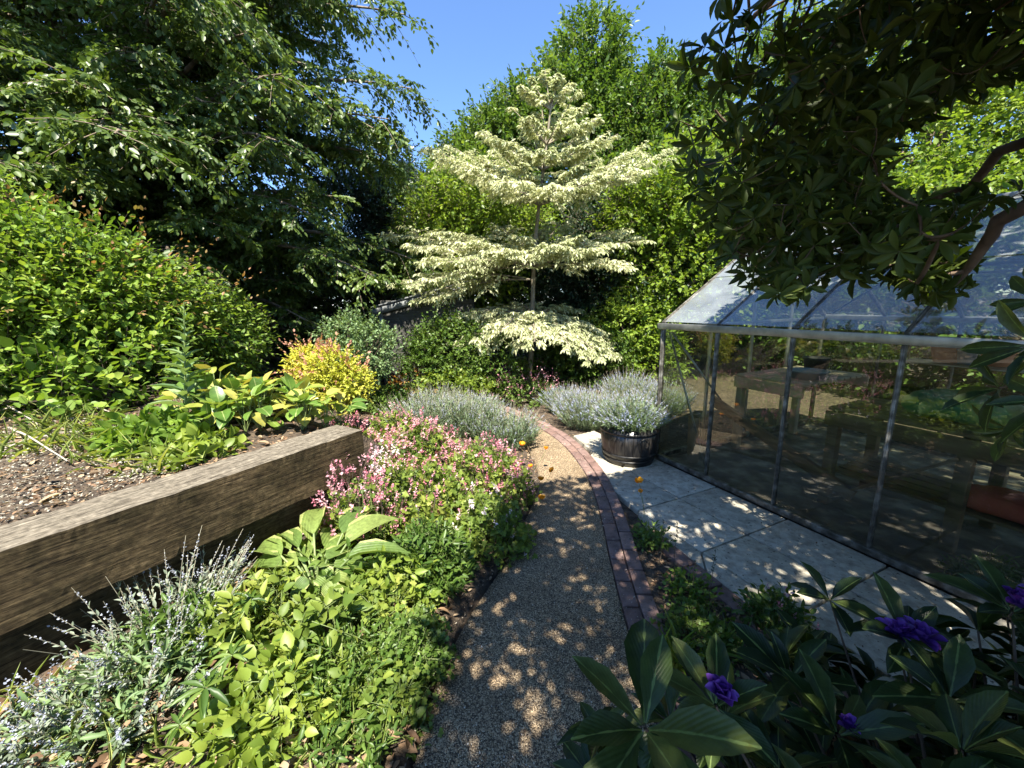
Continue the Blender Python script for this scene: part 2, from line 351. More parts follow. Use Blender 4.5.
def boxes_struct(name, quads, z0, z1, mat, bevel=.004, inset=.003):
    Vs, Fs, Rs = [], [], []; off = 0
    for q in quads:
        q = np.array(q, float); c = q.mean(0); q = c+(q-c)*(1-inset*2/np.linalg.norm(q[0]-q[2])*1.4)
        zt = z1+rg.normal(0, .0018)+0*q[:, 0]+rg.normal(0, .0012, 4)
        V = np.r_[np.c_[q, np.full(4, z0)], np.c_[q, zt]]; Vs.append(V)
        Fs.append(np.array([(4, 5, 6, 7), (0, 1, 5, 4), (1, 2, 6, 5), (2, 3, 7, 6), (3, 0, 4, 7)])+off); off += 8; Rs += [rg.random()]*8
    me = rawmesh(name, np.concatenate(Vs), np.concatenate(Fs), np.array(Rs)); o = link(name, me, None, mat)
    bv = o.modifiers.new('bevel', 'BEVEL'); bv.width = bevel; bv.segments = 2; bv.limit_method = 'ANGLE'
    return tag(o, kind='structure')
# resample the inner edge by length
seg = np.r_[0, np.cumsum(np.linalg.norm(np.diff(pi_, axis=0), axis=1))]; Lt = seg[-1]; nb = int(Lt/.205)
def at(s): return np.stack([np.interp(s, seg, pi_[:, 0]), np.interp(s, seg, pi_[:, 1])], -1)
def nrm(s):
    t = norm(at(s+.05)-at(s-.05)); return np.stack([t[..., 1], -t[..., 0]], -1)
q = []
for row, (a, bb) in enumerate(((.006, .096), (.101, .190))):
    for i in range(nb):
        s0, s1 = (i+.5*row)*.205, (i+.5*row+1)*.205-.006
        if s1 > Lt-.05: continue
        q.append([at(s0)+nrm(s0)*a, at(s0)+nrm(s0)*bb, at(s1)+nrm(s1)*bb, at(s1)+nrm(s1)*a])
boxes_struct('path_kerb', q, -.09, .012, 'brick')
# greenhouse axes
GO = np.array([1.51, 3.93, 0]); GU = np.array([math.sin(rad(24.51)), -math.cos(rad(24.51)), 0]); GV = np.array([-GU[1], GU[0], 0]); GE = 1.366; PB = .61; NB = 7; GWd = 2.7; GS = rad(33.2)
# patio slabs laid parallel to the greenhouse, from its wall (v=-.02) out to v=-1.0
q = []; cr = []
for iu in range(-1, 9):
    for iv in range(5):
        u0 = -.45+iu*.6+.3*(iv % 2)*0; u1 = u0+.594; v1 = -.03-iv*.45; v0 = v1-.444
        P4 = [GO+GU*u0+GV*v0, GO+GU*u1+GV*v0, GO+GU*u1+GV*v1, GO+GU*u0+GV*v1]
        P4 = np.array(P4)[:, :2]; c = P4.mean(0)
        # clip the slabs that would run past the brick course
        lim = WR(P4[:, 1])+.12
        dist, sg = dpoly(P4[:, 0], P4[:, 1], pi_+0)
        P4[:, 0] = np.maximum(P4[:, 0], lim)
        if P4[:, 0].max()-P4[:, 0].min() < .12 or c[1] > 4.05 and iv > 0: continue
        P4[:, 0] = np.maximum(P4[:, 0], np.interp(P4[:, 1], [0, 2.4, 3.6, 4.4], [0, .80, .82, .75]))
        a4 = .5*abs(np.cross(P4[2]-P4[0], P4[3]-P4[1]))
        if a4 < .03: continue
        q.append(P4)
boxes_struct('patio', q, -.10, -.012, 'slab', .005)
q = []
ee = norm(np.array([-.34, 1.0]))*-1; e0 = np.array([WR(2.55), 2.55]); en = np.array([-ee[1], ee[0]])
if en[0] < 0: en = -en
for i in range(16):
    a = e0+ee*.205*i; bq = a+ee*.199
    q.append([a, bq, bq+en*.108, a+en*.108])
boxes_struct('patio_kerb', q, -.10, -.004, 'brick')
# raised bed behind the timber wall
def RB(x, y, edge=True):
    """soil height in the raised bed"""
    p0 = np.asarray(x)-WA[0]; p1 = np.asarray(y)-WA[1]
    t = p0*WU[0]+p1*WU[1]; s = -(p0*WN[0]+p1*WN[1])
    h = .765+np.clip(s-.3, 0, 6)*.06+.03*vnoise(x*1.7, y*1.7, 3)
    fall = np.clip((t-WE+.05)/.9, 0, 1); h = h*(1-fall**1.5)-.1*(fall > .99)
    return h
ts = np.linspace(-3.2, WE+.9, 120); ss = np.linspace(.27, 7, 110)
Tm, Sm = np.meshgrid(ts, ss, indexing='ij'); Xr = WA[0]+WU[0]*Tm-WN[0]*Sm; Yr = WA[1]+WU[1]*Tm-WN[1]*Sm; Hr = RB(Xr, Yr)
Hr += .012*vnoise(Xr*6, Yr*6, 1)
# close the front under the wall and the open end
Xf = np.c_[Xr[:, :1], Xr]; Yf = np.c_[Yr[:, :1], Yr]; Hf = np.c_[np.full((120, 1), -.1), Hr]
ix = np.arange(Xf.size).reshape(Xf.shape); F = np.stack([ix[:-1, :-1], ix[1:, :-1], ix[1:, 1:], ix[:-1, 1:]], -1).reshape(-1, 4)
tag(link('raised_bed_soil', rawmesh('raised_bed_soil', np.c_[Xf.ravel(), Yf.ravel(), Hf.ravel()], F, smooth=True), None, 'soil'), kind='structure')

# ---------------------------------------------------------------- timber sleeper wall
M, n, o = nodes('old_timber'); L = n.links.new
tc = n.nodes.new('ShaderNodeTexCoord'); mp = n.nodes.new('ShaderNodeMapping'); L(tc.outputs['UV'], mp.inputs[0]); mp.inputs[3].default_value = (2.6, 24, 1)
nz = n.nodes.new('ShaderNodeTexNoise'); nz.inputs['Scale'].default_value = 2.9; nz.inputs['Detail'].default_value = 12; nz.inputs['Roughness'].default_value = .7; nz.inputs['Distortion'].default_value = .25; L(mp.outputs[0], nz.inputs[0])
r = ramp(n, [(.016, .011, .007, .30), (.055, .040, .022, .42), (.10, .076, .045, .58), (.16, .128, .082, .76)]); L(nz.outputs[0], r.inputs[0])
n2 = n.nodes.new('ShaderNodeTexNoise'); n2.inputs['Scale'].default_value = 3.5; n2.inputs['Detail'].default_value = 8; L(tc.outputs['Object'], n2.inputs[0])
r2 = ramp(n, [(.42, .44, .36, .36), (1, .98, .92, .60)]); L(n2.outputs[0], r2.inputs[0]); n2.inputs['Roughness'].default_value = .68
mx = n.nodes.new('ShaderNodeMix'); mx.data_type = 'RGBA'; mx.blend_type = 'MULTIPLY'; mx.inputs[0].default_value = 1; L(r.outputs[0], mx.inputs[6]); L(r2.outputs[0], mx.inputs[7])
b = n.nodes.new('ShaderNodeBsdfPrincipled'); b.inputs['Roughness'].default_value = .9; b.inputs['Specular IOR Level'].default_value = .2
mc = n.nodes.new('ShaderNodeMapping'); mc.inputs[3].default_value = (.9, 30, 1); L(tc.outputs['UV'], mc.inputs[0]); nc = n.nodes.new('ShaderNodeTexNoise'); nc.inputs['Scale'].default_value = 1.6; nc.inputs['Detail'].default_value = 3; nc.inputs['Distortion'].default_value = .9; L(mc.outputs[0], nc.inputs[0])
rc = ramp(n, [(1, 1, 1, .485), (.12, .10, .08, .497), (.12, .10, .08, .503), (1, 1, 1, .515)]); L(nc.outputs[0], rc.inputs[0])     # drying splits along the grain
ng = n.nodes.new('ShaderNodeTexNoise'); ng.inputs['Scale'].default_value = 40; ng.inputs['Detail'].default_value = 8; L(tc.outputs['Object'], ng.inputs[0]); rg5 = ramp(n, [(.55, .52, .46, .35), (1.25, 1.2, 1.1, .65)]); L(ng.outputs[0], rg5.inputs[0])
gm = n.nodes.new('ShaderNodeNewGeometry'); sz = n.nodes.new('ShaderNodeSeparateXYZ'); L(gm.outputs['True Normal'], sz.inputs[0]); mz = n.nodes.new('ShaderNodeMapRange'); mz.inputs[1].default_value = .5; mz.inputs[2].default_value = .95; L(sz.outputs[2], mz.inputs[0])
rb_ = ramp(n, [(.03, .026, .02, .33), (.12, .105, .085, .43), (.19, .17, .14, .56), (.29, .265, .22, .72)]); L(nz.outputs[0], rb_.inputs[0])   # paler grey ramp for faces that point up
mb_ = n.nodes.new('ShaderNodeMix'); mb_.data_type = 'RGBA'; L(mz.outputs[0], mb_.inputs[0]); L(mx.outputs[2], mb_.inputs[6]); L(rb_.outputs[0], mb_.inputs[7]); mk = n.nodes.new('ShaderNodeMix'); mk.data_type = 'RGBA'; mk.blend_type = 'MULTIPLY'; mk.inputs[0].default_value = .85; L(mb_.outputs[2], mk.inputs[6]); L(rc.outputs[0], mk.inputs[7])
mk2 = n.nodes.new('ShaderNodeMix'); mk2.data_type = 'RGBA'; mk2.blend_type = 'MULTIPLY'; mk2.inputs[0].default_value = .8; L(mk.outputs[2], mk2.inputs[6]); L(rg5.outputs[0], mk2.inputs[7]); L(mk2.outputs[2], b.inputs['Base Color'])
bp = n.nodes.new('ShaderNodeBump'); bp.inputs['Distance'].default_value = .007; L(nz.outputs[0], bp.inputs['Height']); L(bp.outputs[0], b.inputs['Normal']); L(b.outputs[0], o.inputs[0]); MAT['old_timber'] = M
def sleeper(name, t0, t1, z0, z1, s_front, s_back, parent, seed):
    """weathered beam: rectangular section with worn, wavering arrises"""
    k = int((t1-t0)/.02)+2; t = np.linspace(t0, t1, k)
    zc, sc = (z0+z1)/2, (s_front+s_back)/2; hz, hs = (z1-z0)/2, (s_back-s_front)/2
    per = []
    for e in range(4):                      # front bottom->top->back->bottom
        c = [(-1, -1), (-1, 1), (1, 1), (1, -1)][e]; d = [(-1, 1), (1, 1), (1, -1), (-1, -1)][e]
        m_ = 7
        for i in range(m_):
            f = i/m_; per.append((c[0]+(d[0]-c[0])*f, c[1]+(d[1]-c[1])*f))
    per = np.array(per); cr_ = np.clip(np.abs(per).min(1), 0, 1); 
    rr = 1-.018*(np.abs(per).min(1) > .95)
    V = []; U = []
    for j, tj in enumerate(t):
        wv = .003*vnoise(tj*1.3+per[:, 0]*2, per[:, 1]*5, seed)+.0012*vnoise(tj*5+per[:, 0], per[:, 1]*14, seed+5)
        worn = .006*np.clip(vnoise(np.full(len(per), tj*7.5), per[:, 0]*0+per[:, 1], seed+2), 0, 1)*(np.abs(per).min(1) > .6)
        s = sc+per[:, 0]*(hs+wv-worn)*1.0; z = zc+per[:, 1]*(hz*1+wv-worn)
        V.append(np.stack([WA[0]+WU[0]*tj-WN[0]*s, WA[1]+WU[1]*tj-WN[1]*s, z], -1))
    V = np.array(V); kk = len(per); ix = np.arange(k*kk).reshape(k, kk)
    F = np.stack([ix[:-1], ix[1:], np.roll(ix[1:], -1, 1), np.roll(ix[:-1], -1, 1)], -1).reshape(-1, 4)
    Vf = V.reshape(-1, 3); c0 = V[0].mean(0); c1 = V[-1].mean(0)
    me_V = np.r_[Vf, [c0], [c1]]-np.array(parent.location)
    me = bpy.data.meshes.new(name)
    fl = F.tolist()+[[kk_, (kk_+1) % kk, k*kk] for kk_ in range(kk)]+[[(k-1)*kk+(a+1) % kk, (k-1)*kk+a, k*kk+1] for a in range(kk)]
    me.from_pydata(me_V.tolist(), [], fl)
    uv = me.uv_layers.new(name='UVMap'); 
    tcol = np.r_[np.repeat(t, kk), t0, t1]; pcol = np.r_[np.tile(np.arange(kk)/kk*1.1, k), 0, .5]+seed*1.37
    li = np.zeros(len(me.loops), np.int32); me.loops.foreach_get('vertex_index', li)
    uv.data.foreach_set('uv', np.stack([tcol[li], pcol[li]], -1).astype(np.float32).ravel())
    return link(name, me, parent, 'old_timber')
wl = empty('timber_retaining_wall', (WA[0], WA[1], 0), 'weathered railway sleeper retaining wall holding up the raised bed', 'wall')
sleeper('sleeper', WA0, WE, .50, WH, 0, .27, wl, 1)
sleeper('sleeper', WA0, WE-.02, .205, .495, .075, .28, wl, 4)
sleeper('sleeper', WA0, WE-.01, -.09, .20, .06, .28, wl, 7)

# ---------------------------------------------------------------- greenhouse
M, n, o = nodes('glass'); L = n.links.new
tr = n.nodes.new('ShaderNodeBsdfTransparent'); tr.inputs[0].default_value = (.80, .84, .74, 1)
gl = n.nodes.new('ShaderNodeBsdfGlossy'); gl.inputs['Roughness'].default_value = .015
fr = n.nodes.new('ShaderNodeFresnel'); fr.inputs[0].default_value = 2.0
mm = n.nodes.new('ShaderNodeMixShader'); L(fr.outputs[0], mm.inputs[0]); L(tr.outputs[0], mm.inputs[1]); L(gl.outputs[0], mm.inputs[2])
df = n.nodes.new('ShaderNodeBsdfDiffuse'); df.inputs[0].default_value = (.30, .27, .17, 1)
tc = n.nodes.new('ShaderNodeTexCoord'); nz = n.nodes.new('ShaderNodeTexNoise'); nz.inputs['Scale'].default_value = 2.6; nz.inputs['Detail'].default_value = 9; nz.inputs['Roughness'].default_value = .65; L(tc.outputs['Object'], nz.inputs[0])
mr = n.nodes.new('ShaderNodeMapRange'); mr.inputs[1].default_value = .38; mr.inputs[2].default_value = .8; mr.inputs[3].default_value = .0; mr.inputs[4].default_value = .09; L(nz.outputs[0], mr.inputs[0])
m2 = n.nodes.new('ShaderNodeMixShader'); L(mr.outputs[0], m2.inputs[0]); L(mm.outputs[0], m2.inputs[1]); L(df.outputs[0], m2.inputs[2]); L(m2.outputs[0], o.inputs[0]); MAT['glass'] = M
# dusty roof glass, with the sky's pale blue reflection painted into the diffuse share
M2 = M.copy(); M2.name = 'dusty_sheen_glass'; MAT['dusty_sheen_glass'] = M2
for nd in M2.node_tree.nodes:
    if nd.type == 'MAP_RANGE': nd.inputs[3].default_value = .22; nd.inputs[4].default_value = .46
    if nd.type == 'FRESNEL': nd.inputs[0].default_value = 2.7
    if nd.type == 'BSDF_DIFFUSE': nd.inputs[0].default_value = (.42, .46, .47, 1)
    if nd.type == 'BSDF_GLOSSY': nd.inputs['Roughness'].default_value = .06
solid('aluminium', [(.30, .30, .29), (.55, .55, .53)], .42, 12, .001, metal=.75)
solid('grimy_aluminium', [(.04, .038, .03), (.13, .12, .10), (.30, .29, .26)], .55, 18, .001, metal=.55)
solid('bench_wood', [(.10, .065, .035), (.19, .13, .07), (.25, .18, .10)], .75, 3, .003, stretch=(1, 1, 8))
solid('pale_wood', [(.26, .21, .14), (.38, .32, .22)], .7, 5, .002)
gh = empty('greenhouse', GO, 'aluminium framed glass greenhouse with pitched roof beside the paving', 'greenhouse')
def GP(u, v, z): return GO+GU*u+GV*v+Z*z
GZR = GE+GWd/2*math.tan(GS)
LEN = PB*NB; sec = .026
m_ = MB(); m_.beam(GP(-.02, 0, .018), GP(LEN, 0, .018), .05, .045); m_.beam(GP(-.02, GWd, .018), GP(LEN, GWd, .018), .05, .045); m_.beam(GP(0, .028, .018), GP(0, GWd-.028, .018), .05, .045)
m_.build('base_rail', 'grimy_aluminium', gh, .003)
for side in (0, 1):
    v = side*GWd; s_ = 1 if side == 0 else -1
    for i in range(NB+1):
        MB().beam(GP(i*PB, v, .042), GP(i*PB, v, GE-.03), .020 if i else .04, .034, GV).beam(GP(i*PB, v-s_*.021, .042), GP(i*PB, v-s_*.021, GE-.03), .008, .009, GV).build('post', 'grimy_aluminium', gh, .002)
        MB().beam(GP(i*PB, v, GE+.03), GP(i*PB, GWd/2-s_*.02, GZR), sec if i else .04, .034).beam(GP(i*PB, v, GE+.052), GP(i*PB, GWd/2-s_*.02, GZR+.022), .007, .010).build('roof_bar', 'grimy_aluminium', gh, .002)
    MB().beam(GP(-.03, v-s_*.012, GE), GP(LEN, v-s_*.012, GE), .055, .05).beam(GP(-.03, v-s_*.048, GE+.008), GP(LEN, v-s_*.048, GE+.008), .01, .05).build('gutter', 'aluminium', gh, .004)
    vm = v+s_*GWd/4; zm = (GE+.03+GZR)/2
    MB().beam(GP(0, vm, zm-.03), GP(LEN, vm, zm-.03), .02, .02).build('purlin', 'aluminium', gh, .002)
    for i in range(NB):
        a, b_ = i*PB+.014, (i+1)*PB-.014
        o_ = link('window_pane', rawmesh('pane', np.array([GP(a, v, .04), GP(b_, v, .04), GP(b_, v, GE-.02), GP(a, v, GE-.02), GP(a, v+s_*.003, .04), GP(b_, v+s_*.003, .04), GP(b_, v+s_*.003, GE-.02), GP(a, v+s_*.003, GE-.02)])-GO, [(0, 1, 2, 3)]), gh, 'glass')
        z0, z1 = GE+.045, GZR+.012
        dv = s_*(GWd/2-.02)
        mid = .5
        for (fa, fb, lift) in ((0, .5, 0), (.495, 1, .006)):
            P4 = [GP(a, v+dv*fa, z0+(z1-z0)*fa+lift), GP(b_, v+dv*fa, z0+(z1-z0)*fa+lift), GP(b_, v+dv*fb, z0+(z1-z0)*fb+lift), GP(a, v+dv*fb, z0+(z1-z0)*fb+lift)]
            link('roof_pane', rawmesh('roof_pane', np.array(P4)-GO, [(0, 1, 2, 3)]), gh, 'dusty_sheen_glass')
MB().beam(GP(-.03, GWd/2, GZR+.02), GP(LEN, GWd/2, GZR+.02), .07, .05).build('ridge', 'aluminium', gh, .006)
# end frame with its glass, and the wind braces
mg = MB()
for v in (.675, 1.35, 2.025):
    zt = GE+min(v, GWd-v)*math.tan(GS)
    mg.beam(GP(0, v, .045), GP(0, v, zt), sec, .03, GU)
mg.beam(GP(0, .03, GE-.01), GP(0, GWd-.03, GE-.01), .03, .03); mg.build('gable_frame', 'aluminium', gh, .002)
for v in (0, .675, 1.35, 2.025):
    z0, z1 = GE+min(v, GWd-v)*math.tan(GS), GE+min(v+.675, GWd-v-.675)*math.tan(GS)
    link('window_pane', rawmesh('pane', np.array([GP(0, v+.015, .04), GP(0, v+.66, .04), GP(0, v+.66, z1), GP(0, v+.015, z0)])-GO, [(0, 1, 2, 3)]), gh, 'glass')
MB().beam(GP(.05, .03, GE-.06), GP(PB-.02, .03, .06), .022, .006, GV).build('diagonal_brace', 'aluminium', gh)
MB().beam(GP(.03, .08, GE-.06), GP(.03, 1.3, .10), .022, .006, GU).build('diagonal_brace', 'aluminium', gh)
MB().beam(GP(2*PB+.1, .05+.2, GE+.14), GP(PB*3-.1, GWd/2-.1, GZR-.06), .018, .006).build('diagonal_brace', 'aluminium', gh)
MB().beam(GP(4*PB+.1, .05+.2, GE+.14), GP(PB*5-.1, GWd/2-.1, GZR-.06), .018, .006).build('diagonal_brace', 'aluminium', gh)

# staging bench inside, along the far half
def bench(u0, u1, v0, v1, h, label, braces=True, mat='bench_wood'):
    b = empty('potting_bench', GP((u0+u1)/2, (v0+v1)/2, 0), label, 'bench')
    m_ = MB(); nsl = int((v1-v0)/.11)
    for i in range(nsl): vv = v0+.05+i*.11; m_.beam(GP(u0, vv, h), GP(u1, vv, h), .09, .024)
    m_.build('bench_top', mat, b, .003)
    MB().beam(GP(u0, v0-.013, h-.07), GP(u1, v0-.013, h-.07), .025, .11).build('front_rail', mat, b, .003)
    MB().beam(GP(u0, v1+.013, h-.07), GP(u1, v1+.013, h-.07), .025, .11).build('back_rail', mat, b, .003)
    for u in np.arange(u0+.05, u1, .72):
        for v in (v0+.035, v1-.035): MB().beam(GP(u, v, -.03), GP(u, v, h-.02), .07, .07, GU).build('leg', mat, b, .004)
    if braces:
        MB().beam(GP(u0+.1, v0+.005, .05), GP(u0+.75, v0+.005, h-.15), .02, .06, GV).build('brace', mat, b, .003)
        MB().beam(GP(u0+1.0, v0+.005, h-.15), GP(min(u0+2.3, u1-.1), v0+.005, .08), .02, .06, GV).build('brace', mat, b, .003)
    return b
bench(1.25, 4.2, .50, 1.2, .76, 'brown timber staging bench with cross braced legs inside the greenhouse')
bench(.10, .80, 1.0, 2.1, .80, 'pale topped potting table standing at the far end inside the greenhouse', False, 'pale_wood')
solid('greenhouse_floor', [(.05, .04, .03), (.12, .10, .07), (.3, .27, .21)], .9, 6, .01)
tag(link('greenhouse_floor', rawmesh('greenhouse_floor', [GP(0.03, .03, -.03), GP(LEN, .03, -.03), GP(LEN, GWd, -.03), GP(.03, GWd, -.03)], [(0, 1, 2, 3)]), None, 'greenhouse_floor'), kind='structure')
q = [np.array([GP(u, 1.4, 0), GP(u+.59, 1.4, 0), GP(u+.59, 1.85, 0), GP(u, 1.85, 0)])[:, :2] for u in np.arange(1.9, 4.2, .6)]
boxes_struct('greenhouse_path', q, -.08, 0, 'slab')
lsh = MB()
for i in range(5): lsh.beam(GP(1.3, .60+i*.12, .25), GP(4.15, .60+i*.12, .25), .09, .02)
o_bench = [o for o in bpy.data.objects if o.name == 'potting_bench'][0]
lsh.build('lower_shelf', 'bench_wood', o_bench, .002)
hs = empty('hanging_shelf', GP(1.9, 1.25, 1.1), 'narrow metal shelf hung below the roof inside the greenhouse', 'shelf')
MB().beam(GP(1.35, 1.18, 1.10), GP(2.6, 1.18, 1.10), .10, .012).beam(GP(1.35, 1.32, 1.10), GP(2.6, 1.32, 1.10), .10, .012).build('shelf_boards', 'aluminium', hs, .002)
for u in (1.4, 2.5): MB().beam(GP(u, 1.25, 1.09), GP(u, 1.25, GZR), .015, .005, GU).build('hanger', 'aluminium', hs)
# things on and under the benches
solid('terracotta', [(.42, .16, .08), (.55, .24, .13)], .8, 10, .001)
solid('blue_plastic', [(.10, .22, .32), (.14, .30, .42)], .4, 5)
solid('grey_plastic', [(.16, .19, .21), (.25, .29, .31)], .5, 9)
solid('dark_plastic', [(.02, .02, .02), (.045, .042, .04)], .45, 9)
solid('green_plastic', [(.03, .16, .07), (.05, .24, .11)], .4, 4, .004)
solid('red_fabric', [(.55, .10, .06), (.65, .16, .09)], .8, 8, .003)
def pot(name, c, r0, r1, h, mat, label, cat='plant pot', plant=None, group=None):
    V, F = lathe([(0, 0), (r0, 0), (r1*.96, h*.86), (r1*1.04, h*.87), (r1*1.06, h), (r1*.95, h), (r1*.9, h*.85), (0, h*.84)], (0, 0, 0), 24)
    if plant is None:
        o = link(name, rawmesh(name, V, F, smooth=True), None, mat); o.location = tuple(c); return tag(o, label, cat, group)
    e = empty(name, c, label, cat, group); link('pot_body', rawmesh(name, V, F, smooth=True), e, mat); return e
pot('seed_tray', GP(.62, 1.35, .815), .13, .17, .08, 'grey_plastic', 'round blue grey bowl standing on the pale potting table', 'bowl')
pot('plant_pot', GP(.50, 1.7, .815), .09, .12, .17, 'dark_plastic', 'dark round pot on the pale potting table behind the grey bowl')
pot('plant_pot', GP(1.62, 1.24, 1.115), .07, .10, .13, 'terracotta', 'smaller terracotta pot on the high greenhouse shelf')
pot('plant_pot', GP(1.86, 1.26, 1.115), .07, .10, .18, 'terracotta', 'taller terracotta pot on the high greenhouse shelf')
pot('plant_pot', GP(1.74, 1.22, 1.115), .05, .07, .11, 'blue_plastic', 'small blue plastic pot between the terracotta pots on the high shelf')
# green compost sack slumped on the bench
def sack(name, c, sx, sy, sz, mat, label, cat, seed):
    k = 24; u = np.linspace(0, 2*math.pi, 36, endpoint=False); v_ = np.linspace(-math.pi/2, math.pi/2, k)
    U_, V_ = np.meshgrid(u, v_); ce = lambda a, p: np.sign(np.cos(a))*np.abs(np.cos(a))**p; se = lambda a, p: np.sign(np.sin(a))*np.abs(np.sin(a))**p
    x = ce(V_, .6)*ce(U_, .5)*sx; y = ce(V_, .6)*se(U_, .5)*sy; z = se(V_, .8)*sz
    dd = 1+.08*vnoise(x*9, y*9+z*7, seed); z = z*(1+.25*vnoise(x*5, y*5, seed))
    P = GU[None, None]*(x*dd)[..., None]+GV[None, None]*(y*dd)[..., None]+Z*(z+sz)[..., None]
    ix = np.arange(P.shape[0]*36).reshape(-1, 36); F = np.stack([ix[:-1], np.roll(ix[:-1], -1, 1), np.roll(ix[1:], -1, 1), ix[1:]], -1).reshape(-1, 4)
    o = link(name, rawmesh(name, P.reshape(-1, 3), F, smooth=True), None, mat); o.location = tuple(c); return tag(o, label, cat)
sack('compost_sack', GP(1.85, .86, .775), .26, .22, .09, 'green_plastic', 'green plastic sack slumped on the high greenhouse shelf', 'sack', 2)
sack('fabric_bag', GP(2.25, .72, .262), .28, .16, .07, 'red_fabric', 'orange red bag lying on the lower shelf of the staging bench', 'bag', 5)
solid('peeled_post', [(.24, .16, .09), (.40, .28, .17)], .8, 5, .003)
o = MB().tube(limb([GP(.22, .28, -.03), GP(.2, .29, .2), GP(.21, .27, .46)], 8), .055, 12).build('wooden_stump', 'peeled_post', None, smooth=True); tag(o, 'short round wooden post standing just inside the greenhouse corner', 'post')
o = MB().beam(GP(.25, .45, .62), GP(1.5, .5, .12), .05, .09).build('timber_plank', 'bench_wood', None, .004); tag(o, 'brown plank leaning down across the inside of the greenhouse corner', 'plank')

# ---------------------------------------------------------------- small shed far behind
solid('shed_wall', [(.035, .035, .03), (.09, .085, .075)], .85, 4, .003, stretch=(1, 1, 10))
solid('shed_roof', [(.16, .17, .17), (.26, .27, .27)], .9, 20, .002)
sc = AY(398, 375, 8.6); sc[2] = -.06
sh = empty('garden_shed', sc, 'dark garden shed with a pale edged sloping roof in the shade of the trees', 'shed')
x0, y0 = sc[0], sc[1]
MB().beam((x0+.9, y0, 0-.06), (x0+.9, y0, 1.72), 1.8, 1.6, (0, 1, 0), (0, -.0)).build('wall', 'shed_wall', sh, .01)
MB().beam((x0-.12, y0-.93, 1.50), (x0+1.9, y0-.93, 1.98), 0.05, .11, Z).build('fascia', 'shed_roof', sh)
MB().beam((x0-.12, y0, 1.60), (x0+1.9, y0, 2.08), 1.8, .03, Z).build('roof', 'shed_roof', sh)
MB().beam((x0+.0, y0-.83, 0), (x0+.0, y0-.83, 1.52), .07, .05, (0, 1, 0)).build('corner_board', 'shed_roof', sh)
# ================================================================ VEGETATION
solid('bark', [(.07, .05, .035), (.17, .13, .09), (.26, .21, .15)], .9, 9, .01, stretch=(1, 1, .3))
solid('pale_bark', [(.16, .13, .09), (.30, .26, .19)], .85, 14, .004, stretch=(1, 1, .4))
solid('red_bark', [(.05, .032, .02), (.10, .065, .04), (.16, .11, .07)], .85, 16, .006, stretch=(1, 1, .5))
solid('stem_green', [(.10, .14, .04), (.19, .24, .08)], .6, 9)
solid('stem_dark', [(.06, .045, .03), (.13, .10, .07)], .8, 9)
solid('stem_pale', [(.20, .18, .12), (.34, .31, .22)], .8, 9)
leafmat('beech_leaf', [(.035, .065, .016), (.065, .11, .024), (.11, .165, .036), (.19, .24, .07)], .36, .42, .5)
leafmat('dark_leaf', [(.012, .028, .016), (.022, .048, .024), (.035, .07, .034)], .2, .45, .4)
leafmat('holly_leaf', [(.02, .045, .028), (.045, .085, .05), (.08, .13, .08)], .2, .3, .6)
leafmat('fresh_leaf', [(.08, .14, .016), (.13, .21, .024), (.20, .28, .04), (.28, .35, .06)], .42, .42, .4)
leafmat('mid_leaf', [(.04, .085, .016), (.07, .13, .022), (.11, .18, .032), (.17, .24, .05)], .38, .42, .4)
leafmat('cream_leaf', [(.20, .27, .10), (.40, .43, .22), (.58, .59, .36), (.72, .71, .50)], .38, .5, .35, (1.05, 1.05, .8))
leafmat('shrub_leaf', [(.065, .125, .018), (.115, .20, .028), (.19, .285, .04), (.31, .39, .07)], .38, .48, .35)
leafmat('tip_leaf', [(.20, .10, .05), (.30, .16, .07), (.26, .22, .08)], .35, .45)
leafmat('yellow_leaf', [(.30, .36, .04), (.48, .50, .07), (.62, .58, .10), (.58, .42, .12)], .4, .5)
leafmat('pinkish_leaf', [(.34, .16, .11), (.48, .24, .17), (.50, .30, .16)], .35, .5)
leafmat('orange_leaf', [(.50, .20, .05), (.60, .30, .08), (.52, .38, .12)], .35, .5)
leafmat('greygreen_leaf', [(.09, .16, .06), (.15, .23, .09), (.24, .32, .15)], .3, .55)
leafmat('silver_leaf', [(.12, .16, .10), (.20, .24, .17), (.32, .35, .29)], .22, .75, .2)
leafmat('lavender_leaf', [(.10, .15, .08), (.17, .24, .13), (.26, .33, .20)], .22, .6, .3)
leafmat('lavender_flower', [(.22, .26, .36), (.34, .38, .52), (.48, .52, .64)], .25, .6, .3, (1, 1, 1.1))
leafmat('grey_flower', [(.20, .22, .28), (.30, .32, .38), (.42, .44, .48)], .25, .6, .3, (1, 1, 1.05))
leafmat('pink_flower', [(.42, .10, .15), (.55, .20, .26), (.66, .34, .38), (.76, .55, .56)], .35, .5, .3, (1.1, 1, 1))
leafmat('palepink_flower', [(.60, .38, .42), (.78, .62, .64), (.85, .78, .78)], .35, .5, .3, (1, 1, 1))
leafmat('orange_petal', [(.75, .26, .01), (.85, .36, .015), (.88, .44, .03)], .4, .4, .4, (1.1, 1, .5))
leafmat('purple_petal', [(.09, .025, .20), (.16, .05, .34), (.27, .12, .50)], .3, .4, .5, (1.1, .9, 1.2))
leafmat('geranium_leaf', [(.06, .115, .018), (.12, .18, .03), (.21, .27, .045), (.34, .37, .08)], .40, .5, .35)
leafmat('lime_leaf', [(.09, .15, .02), (.18, .25, .035), (.30, .36, .06)], .42, .45, .4)
leafmat('bergenia_leaf', [(.08, .16, .03), (.12, .22, .045), (.20, .30, .06), (.34, .38, .08), (.42, .36, .10)], .32, .32, .5, mode='rib', edge=(.30, .36, .14))
